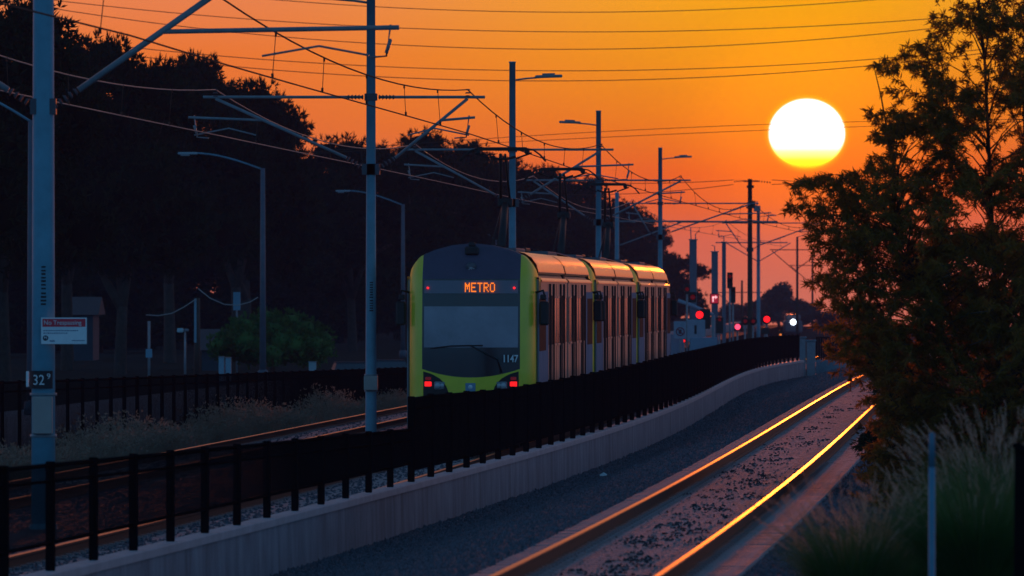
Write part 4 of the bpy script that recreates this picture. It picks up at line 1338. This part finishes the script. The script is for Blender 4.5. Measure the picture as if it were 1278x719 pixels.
# boards
r, p, s = at(868, 412, 382, 'route_board', 'pale board with a black numeral 1 beside the rear of the train', 'sign')
b = MB(); cz = p.z + .3; b.bbox(-10 * s, 12 * s, -.02, .02, cz - 14 * s, cz + 13 * s, .01); b.build('board', mat('pale board', (.30, .32, .40), .6, var=.15, scale=3), r)
b = MB(); b.lathe(0, .1, [(.05, 0), (.05, cz)], 8); b.build('mast', steel_tube, r)
text_part('numeral', '1', .52, black_t, r, (0, -.03, cz))
r, p, s = at(849, 414, 376, 'round_sign', 'round prohibition sign at the rear corner of the train', 'sign')
cz = p.z + .3; b = MB(); b.bbox(-8 * s, 7 * s, -.015, .015, cz - 9 * s, cz + 13 * s, .01); b.build('board', mat('pale board', (.3, .3, .4), .6), r)
b = MB(); n = 24
vv = []
for k in range(n):
    a = 2 * math.pi * k / n
    for rr in (5.6 * s, 4.2 * s): vv.append((rr * math.cos(a), -.03, cz + rr * math.sin(a)))
b.add(vv, [(2 * k, 2 * ((k + 1) % n), 2 * ((k + 1) % n) + 1, 2 * k + 1) for k in range(n)])
b.box(-4.6 * s, 4.6 * s, -.034, -.024, -.35 * s - .015, .35 * s + .015, M=Matrix.Translation((0, 0, cz)) @ Matrix.Rotation(math.radians(45), 4, 'Y')); b.build('red_ring', mat('faded red', (.22, .02, .04), .5), r)
b = MB(); b.box(-2 * s, 1.5 * s, -.028, -.018, cz - 2.6 * s, cz + 2.6 * s); b.build('pictogram', black_t, r)
b = MB(); b.lathe(0, .1, [(.04, 0), (.04, cz)], 8); b.build('mast', steel_tube, r)
r, p, s = at(868, 384, 390, 'crossing_cantilever', 'slanting blue-grey arm across the foot of the thick columns', 'barrier arm')
cz = p.z + .3; b = MB(); b.tube([(-22 * s, 0, cz + 9 * s), (-5 * s, 0, cz + 3 * s), (22 * s, 0, cz - 9 * s)], .09, 8); b.build('arm', mat('blue grey paint', (.28, .33, .42), .5), r)
b = MB(); b.lathe(22 * s, 0, [(.09, 0), (.09, cz - 9 * s)], 10); b.build('mast', steel_tube, r)
for (px, py, w, h, lab) in ((845, 430, 16, 26, 'pale blue equipment cabinet behind the rear corner of the train'), (878, 432, 34, 22, 'wide dull equipment cabinet under the numeral one board')):
    r, p, s = at(px, py, 372 + px % 7, 'equipment_cabinet', lab, 'cabinet', 'cabinets at the crossing')
    cz = p.z + .3; b = MB(); b.bbox(-w * s / 2, w * s / 2, -.25, .25, 0, cz + h * s / 2, .03); b.build('cabinet_body', mat('cabinet paint', (.20, .25, .34), .6, var=.15), r)
    b = MB(); b.bbox(-w * s / 2 + .04, -.01, -.262, -.245, .3, cz + h * s / 2 - .05, .004); b.bbox(.01, w * s / 2 - .04, -.262, -.245, .3, cz + h * s / 2 - .05, .004); b.build('door', mat('cabinet door paint', (.22, .27, .36), .55), r)

# ------------------------------------------------------------------ street clutter at the left
def clut(px, py, Y, name, label, cat, g=None): return at(px, py, Y, name, label, cat, g, base=0)


for px, w, lab in ((276.5, 7, 'left of the two slim pale cabinets by the green bush'), (285, 7, 'right of the two slim pale cabinets by the green bush')):
    r, p, s = clut(px, 446 if px < 280 else 447, 300, 'utility_cabinet', lab, 'cabinet', 'pale street cabinets')
    b = MB(); b.bbox(-w * s / 2, w * s / 2, -.15, .15, 0, p.z, .02); b.build('cabinet_body', mat('pale blue cabinet', (.22, .36, .46), .5, var=.1), r)
    b = MB(); b.box(-w * s / 2 - .01, w * s / 2 + .01, -.17, .17, p.z, p.z + .04); b.build('cabinet_lid', steel_tube, r)
r, p, s = clut(390, 452, 320, 'utility_cabinet', 'pale grey cabinet right of the green bush', 'cabinet', 'pale street cabinets')
b = MB(); b.bbox(-.15, .15, -.12, .12, 0, p.z, .02); b.build('cabinet_body', mat('grey cabinet', (.32, .38, .42), .5), r)
b = MB(); b.box(-.17, .17, -.14, .14, p.z, p.z + .03); b.build('cabinet_lid', steel_tube, r)
r, p, s = clut(246, 372, 310, 'wooden_pole', 'short pole carrying the pale sagging cable left of the green bush', 'pole')
b = MB(); b.lathe(0, 0, [(.13, 0), (.11, p.z)], 10); b.build('shaft', wood, r)
b = MB(); b.box(-.11, -.02, -.14, -.10, p.z * .45, p.z - .02); b.build('conduit', mat('pale conduit', (.20, .33, .42), .5), r)
for pts, lab in (([(182, 393), (198, 394), (215, 391), (230, 383), (245, 373)], 'pale sagging cable left of its short pole'), ([(247, 360), (262, 372), (280, 380), (297, 381), (312, 377), (322, 371)], 'pale sagging cable right of its short pole')):
    b = MB(); ps = [P(x, y, 309.8) for x, y in pts]; b.tube([q - ps[0] for q in ps], .022, 6); o = b.build('sagging_cable', mat('pale cable', (.36, .33, .32), .6), loc=ps[0]); tag(o, lab, 'cable', 'pale cables left of the bush')
r, p, s = clut(295.5, 376, 335, 'banner_sign', 'small pale blue upright panel on a pole above the green bush', 'sign')
b = MB(); b.bbox(-.15, .15, -.03, .03, p.z - .38, p.z + .38, .01); b.build('panel', mat('pale blue panel', (.16, .34, .46), .5), r)
b = MB(); b.lathe(0, .06, [(.04, 0), (.04, p.z)], 8); b.build('mast', steel_tube, r)
r, p, s = clut(229, 413, 300, 'short_lamp', 'short lamp post with a pale head left of the sagging cable pole', 'lamp post')
b = MB(); b.lathe(.06, 0, [(.05, 0), (.035, p.z)], 8); b.build('shaft', steel_tube, r)
b = MB(); b.bbox(-.24, .0, -.1, .1, p.z - .06, p.z + .1, .03); b.build('lamp_head', mat('pale lamp', (.4, .55, .6), .4), r)
b = MB(); b.bbox(.02, .2, -.08, .08, p.z - .02, p.z + .08, .03); b.build('lamp_bracket', steel_tube, r)
r, p, s = clut(186, 441, 298, 'sign_post', 'thin pale post with a small panel right of the forked pine', 'sign')
b = MB(); b.lathe(0, 0, [(.05, 0), (.05, p.z + 1.2)], 8); b.build('mast', steel_tube, r)
b = MB(); b.bbox(-.12, .12, -.09, -.055, p.z - .16, p.z + .16, .005); b.build('panel', mat('pale blue panel', (.16, .34, .46), .5), r)
# low buildings behind the pines
for px0, px1, top, Y, lab in ((86, 116, 393, 400, 'low pale building just right of the thick left pole'), (252, 276, 437, 345, 'small pale shed left of the two slim cabinets')):
    a = P(px0, top, Y); c = P(px1, top, Y); wd = c.x - a.x
    r = empty('low_building', (a.x, Y, 0), lab, 'building', 'low buildings behind the pines')
    b = MB(); b.box(0, wd, 0, 6, 0, a.z); b.build('wall', bldg_m, r)
    b = MB(); b.add([(-.3, -.4, a.z), (wd + .3, -.4, a.z), (wd + .3, 6.4, a.z), (-.3, 6.4, a.z), (-.3, 3, a.z + .9), (wd + .3, 3, a.z + .9)], [(0, 1, 5, 4), (2, 3, 4, 5), (0, 4, 3), (1, 2, 5), (0, 3, 2, 1)]); b.build('roof', roof_m, r)
    x = .5
    while x < wd - 1:
        b = MB(); b.box(x, x + .8, -.02, .05, a.z * .4, a.z * .8); b.build('window', glass_dk, r); x += 1.7


def make_car(label, loc, rz):
    r = empty('parked_car', loc, label, 'car', 'cars on the left street', rz)
    secs = [(-2.1, .55, .75, .80), (-2.0, .30, .95, .86), (-1.2, .28, 1.0, .88), (-.6, .28, 1.02, .88), (1.2, .28, 1.05, .88), (2.0, .30, .95, .84), (2.15, .5, .8, .78)]
    b = MB(); rows = []
    for y, z0, z1, w in secs: rows.append([(-w, y, z0), (-w * 1.02, y, (z0 + z1) / 2), (-w * .93, y, z1), (0, y, z1 + .03), (w * .93, y, z1), (w * 1.02, y, (z0 + z1) / 2), (w, y, z0), (-w, y, z0)])
    b.grid(rows); n = 8
    for rr, rv in ((rows[0], 0), (rows[-1], 1)): b.add(rr[:-1], [tuple(range(7)) if rv else tuple(range(6, -1, -1))])
    b.build('body', car_white, r)
    b = MB(); b.add([(-.80, -1.3, 1.0), (.80, -1.3, 1.0), (.80, 1.7, 1.0), (-.80, 1.7, 1.0), (-.62, -.6, 1.5), (.62, -.6, 1.5), (.62, 1.2, 1.5), (-.62, 1.2, 1.5)], [(0, 1, 5, 4), (1, 2, 6, 5), (2, 3, 7, 6), (3, 0, 4, 7)]); b.build('window', car_glass, r)
    b = MB(); b.bbox(-.64, .64, -.62, 1.22, 1.49, 1.55, .02); b.build('roof', car_white, r)
    for y in (-1.35, 1.35):
        for s in (-1, 1):
            b = MB(); b.cyl((s * .7, y, .32), .32, .2 * s, 'x', 16); wv = b.build('wheel', black_m, r); b = MB(); b.cyl((s * .9, y, .32), .17, .012 * s, 'x', 12); b.build('rim', steel_tube, wv)
    for s in (-1, 1):
        b = MB(); b.bbox(s * .65 - .14, s * .65 + .14, -2.13, -2.02, .66, .8, .02); b.build('headlight', lens_m, r)
    return r


a = P(438, 0, 325); make_car('car beyond the fence, left of the slim grey pole', (a.x, 325, -1.0), .08)
a = P(486, 0, 335); make_car('car beyond the fence, right of the slim grey pole', (a.x, 335, -1.0), .08)

# the white litter on the gravel near the wall
p = P(750, 577, 152)
b = MB(); z = t2z(152, p.x)
b.add([(0, 0, 0), (.09, .02, .01), (.12, .08, .05), (.03, .1, .06), (-.03, .05, .04), (.05, .05, .09)], [(0, 1, 5), (1, 2, 5), (2, 3, 5), (3, 4, 5), (4, 0, 5), (0, 4, 3, 2, 1)])
o = b.build('paper_scrap', sign_white, loc=(p.x, 152, z + .03)); tag(o, 'crumpled white paper scrap lying on the gravel below the wall', 'litter')

# ------------------------------------------------------------------ haze
HAZE = dict(density=.00018, color=(.22, .32, .62), g=.15)
b = MB(); b.box(-140, 190, -12, 1230, -2.6, 26)
hz = b.build('haze', None or mat('tmp_unused', (1, 1, 1)))
hm = bpy.data.materials.new('haze air'); hm.use_nodes = True; nt = hm.node_tree; nt.nodes.clear()
out = nt.nodes.new('ShaderNodeOutputMaterial'); pv = nt.nodes.new('ShaderNodeVolumePrincipled')
pv.inputs['Color'].default_value = (*HAZE['color'], 1); pv.inputs['Density'].default_value = HAZE['density']; pv.inputs['Anisotropy'].default_value = HAZE['g']
nt.links.new(pv.outputs[0], out.inputs['Volume'])
hz.data.materials.clear(); hz.data.materials.append(hm); tag(hz, kind='stuff')

# ------------------------------------------------------------------ world
AZ = math.atan((1007 - 639) / F); EL = math.atan((370 - 167) / F)
sv = Vector((math.sin(AZ) * math.cos(EL), math.cos(AZ) * math.cos(EL), math.sin(EL)))
sc = bpy.context.scene
w = bpy.data.worlds.new('World'); sc.world = w; w.use_nodes = True; nt = w.node_tree; N = nt.nodes; LK = nt.links
bg = N['Background']


def math_(op, a, b_=None, clamp=False):
    n = N.new('ShaderNodeMath'); n.operation = op; n.use_clamp = clamp
    for i, v in enumerate((a, b_)):
        if v is None: continue
        if isinstance(v, (int, float)): n.inputs[i].default_value = v
        else: LK.new(v, n.inputs[i])
    return n.outputs[0]


def smooth(v, a, b_, lo=0., hi=1.):
    n = N.new('ShaderNodeMapRange'); n.interpolation_type = 'SMOOTHSTEP'
    LK.new(v, n.inputs[0]); n.inputs[1].default_value = a; n.inputs[2].default_value = b_; n.inputs[3].default_value = lo; n.inputs[4].default_value = hi
    return n.outputs[0]


def ramp(v, stops):
    n = N.new('ShaderNodeValToRGB'); LK.new(v, n.inputs[0]); e = n.color_ramp.elements
    while len(e) < len(stops): e.new(.5)
    for i, (p_, c_) in enumerate(stops): e[i].position = p_; e[i].color = (*c_, 1)
    return n.outputs[0]


def mix(f, a, b_):
    n = N.new('ShaderNodeMix'); n.data_type = 'RGBA'
    if isinstance(f, (int, float)): n.inputs[0].default_value = f
    else: LK.new(f, n.inputs[0])
    for i, v in ((6, a), (7, b_)):
        if isinstance(v, tuple): n.inputs[i].default_value = (*v, 1)
        else: LK.new(v, n.inputs[i])
    return n.outputs[2]


tc = N.new('ShaderNodeTexCoord'); sep = N.new('ShaderNodeSeparateXYZ'); LK.new(tc.outputs['Generated'], sep.inputs[0])
X_, Y_, Z_ = sep.outputs
t = math_('POWER', math_('MAXIMUM', Z_, 0.00001), .35)
q = lambda e: e ** .35          # e = elevation in radians
lin = lambda r, g_, b_: tuple(((c / 255 + .055) / 1.055) ** 2.4 if c / 255 > .04045 else c / 255 / 12.92 for c in (r, g_, b_))
L_ = ramp(t, [(0, lin(220, 120, 102)), (q(.002), lin(222, 120, 100)), (q(.007), lin(230, 116, 88)), (q(.013), lin(236, 120, 82)), (q(.021), lin(244, 118, 50)), (q(.030), lin(246, 124, 48)), (q(.037), lin(242, 134, 78)),
              (q(.10), lin(236, 140, 90)), (q(.28), lin(190, 130, 120)), (q(.6), lin(92, 110, 140)), (1, lin(60, 90, 130))])
S_ = ramp(t, [(0, lin(222, 116, 94)), (q(.002), lin(224, 114, 90)), (q(.007), lin(232, 108, 80)), (q(.0115), lin(248, 102, 36)), (q(.0155), lin(255, 102, 4)), (q(.021), lin(255, 130, 0)), (q(.030), lin(255, 158, 0)), (q(.037), lin(255, 170, 0)),
              (q(.10), lin(255, 170, 60)), (q(.28), lin(200, 140, 110)), (q(.6), lin(92, 110, 140)), (1, lin(60, 90, 130))])
az = math_('SUBTRACT', math_('ARCTAN2', X_, Y_), AZ)
absaz = math_('ABSOLUTE', az)
front = mix(smooth(absaz, .0, .078), S_, L_)
# red band hugging the sun
# the half of the sky away from the sun: blue dusk from the sky model, tinted
sky = N.new('ShaderNodeTexSky'); sky.sky_type = 'NISHITA'; sky.sun_disc = False; sky.sun_elevation = EL; sky.sun_rotation = AZ; sky.air_density = 1.5; sky.dust_density = 3
sk = N.new('ShaderNodeMix'); sk.data_type = 'RGBA'; sk.blend_type = 'MULTIPLY'; sk.inputs[0].default_value = 1
LK.new(sky.outputs[0], sk.inputs[6]); sk.inputs[7].default_value = (.010, .030, .055, 1)
back = N.new('ShaderNodeMix'); back.data_type = 'RGBA'; back.blend_type = 'ADD'; back.inputs[0].default_value = 1
LK.new(sk.outputs[2], back.inputs[6]); back.inputs[7].default_value = (.036, .118, .24, 1)
bs = N.new('ShaderNodeVectorMath'); bs.operation = 'SCALE'; LK.new(back.outputs[2], bs.inputs[0]); LK.new(smooth(Z_, .05, .55, 2.7, .72), bs.inputs['Scale'])
env = mix(smooth(absaz, .35, 1.5), front, bs.outputs[0])
env = mix(smooth(Z_, .25, .6), env, bs.outputs[0])
env = mix(smooth(Z_, -.02, -.002), (.02, .018, .02), env)
# sun disc, slightly flattened, yellow lower rim
dz = math_('DIVIDE', math_('SUBTRACT', math_('ARCSINE', Z_), EL), .0043)
dx = math_('DIVIDE', az, .00470)
rr = math_('SQRT', math_('ADD', math_('MULTIPLY', dz, dz), math_('MULTIPLY', dx, dx)))
disc = smooth(rr, .94, 1.04, 1., 0.)
au = math_('POWER', smooth(rr, 1.0, 5.5, 1., 0.), 2.0)
ag = N.new('ShaderNodeVectorMath'); ag.operation = 'SCALE'; ag.inputs[0].default_value = (.30, .085, .0); LK.new(au, ag.inputs['Scale'])
au2 = math_('POWER', smooth(rr, .95, 1.25, 1., 0.), 2.0)
ag2 = N.new('ShaderNodeVectorMath'); ag2.operation = 'SCALE'; ag2.inputs[0].default_value = (.5, .30, .0); LK.new(au2, ag2.inputs['Scale'])
a1 = N.new('ShaderNodeVectorMath'); a1.operation = 'ADD'; LK.new(env, a1.inputs[0]); LK.new(ag.outputs[0], a1.inputs[1])
a2 = N.new('ShaderNodeVectorMath'); a2.operation = 'ADD'; LK.new(a1.outputs[0], a2.inputs[0]); LK.new(ag2.outputs[0], a2.inputs[1]); env = a2.outputs[0]
lim = smooth(rr, 1.0, 1.5, 1., 0.)
suncol = ramp(math_('ADD', math_('MULTIPLY', dz, .5), .5, True), [(0, (1., .30, .0)), (.12, (1., .55, .01)), (.24, (1., .9, .20)), (.40, (1, 1, 1)), (1, (1, 1, 1))])
sb = N.new('ShaderNodeVectorMath'); sb.operation = 'SCALE'; LK.new(suncol, sb.inputs[0]); sb.inputs['Scale'].default_value = 3.0
env = mix(disc, env, sb.outputs[0])
LK.new(env, bg.inputs['Color']); bg.inputs['Strength'].default_value = 1.0

sl = bpy.data.lights.new('sun', 'SUN'); sl.energy = 2.0; sl.angle = math.radians(.53); sl.color = (1., .17, .012)
so = bpy.data.objects.new('sun', sl); C.objects.link(so); so.rotation_euler = (-sv).to_track_quat('-Z', 'Y').to_euler()

# ------------------------------------------------------------------ camera
cam = bpy.data.cameras.new('camera'); co = bpy.data.objects.new('camera', cam); C.objects.link(co); sc.camera = co
cam.sensor_width = 36; cam.lens = 36 * F / 1278; cam.clip_start = 1; cam.clip_end = 5000
co.location = (0, 0, H); co.rotation_euler = (math.pi / 2 + math.atan((HY - 359.5) / F), 0, 0)
cam.dof.use_dof = True; cam.dof.focus_distance = 165; cam.dof.aperture_fstop = 6.3

sc.view_settings.view_transform = 'Standard'; sc.view_settings.look = 'None'; sc.view_settings.exposure = 0; sc.view_settings.gamma = 1
try: sc.view_settings.use_curve_mapping = False
except Exception: pass
sc.render.engine = 'CYCLES'
cy = sc.cycles
cy.max_bounces = 5; cy.diffuse_bounces = 2; cy.glossy_bounces = 3; cy.transmission_bounces = 2; cy.transparent_max_bounces = 4; cy.volume_bounces = 0
cy.use_denoising = True
try: cy.denoiser = 'OPENIMAGEDENOISE'
except Exception: pass
cy.sample_clamp_indirect = 4
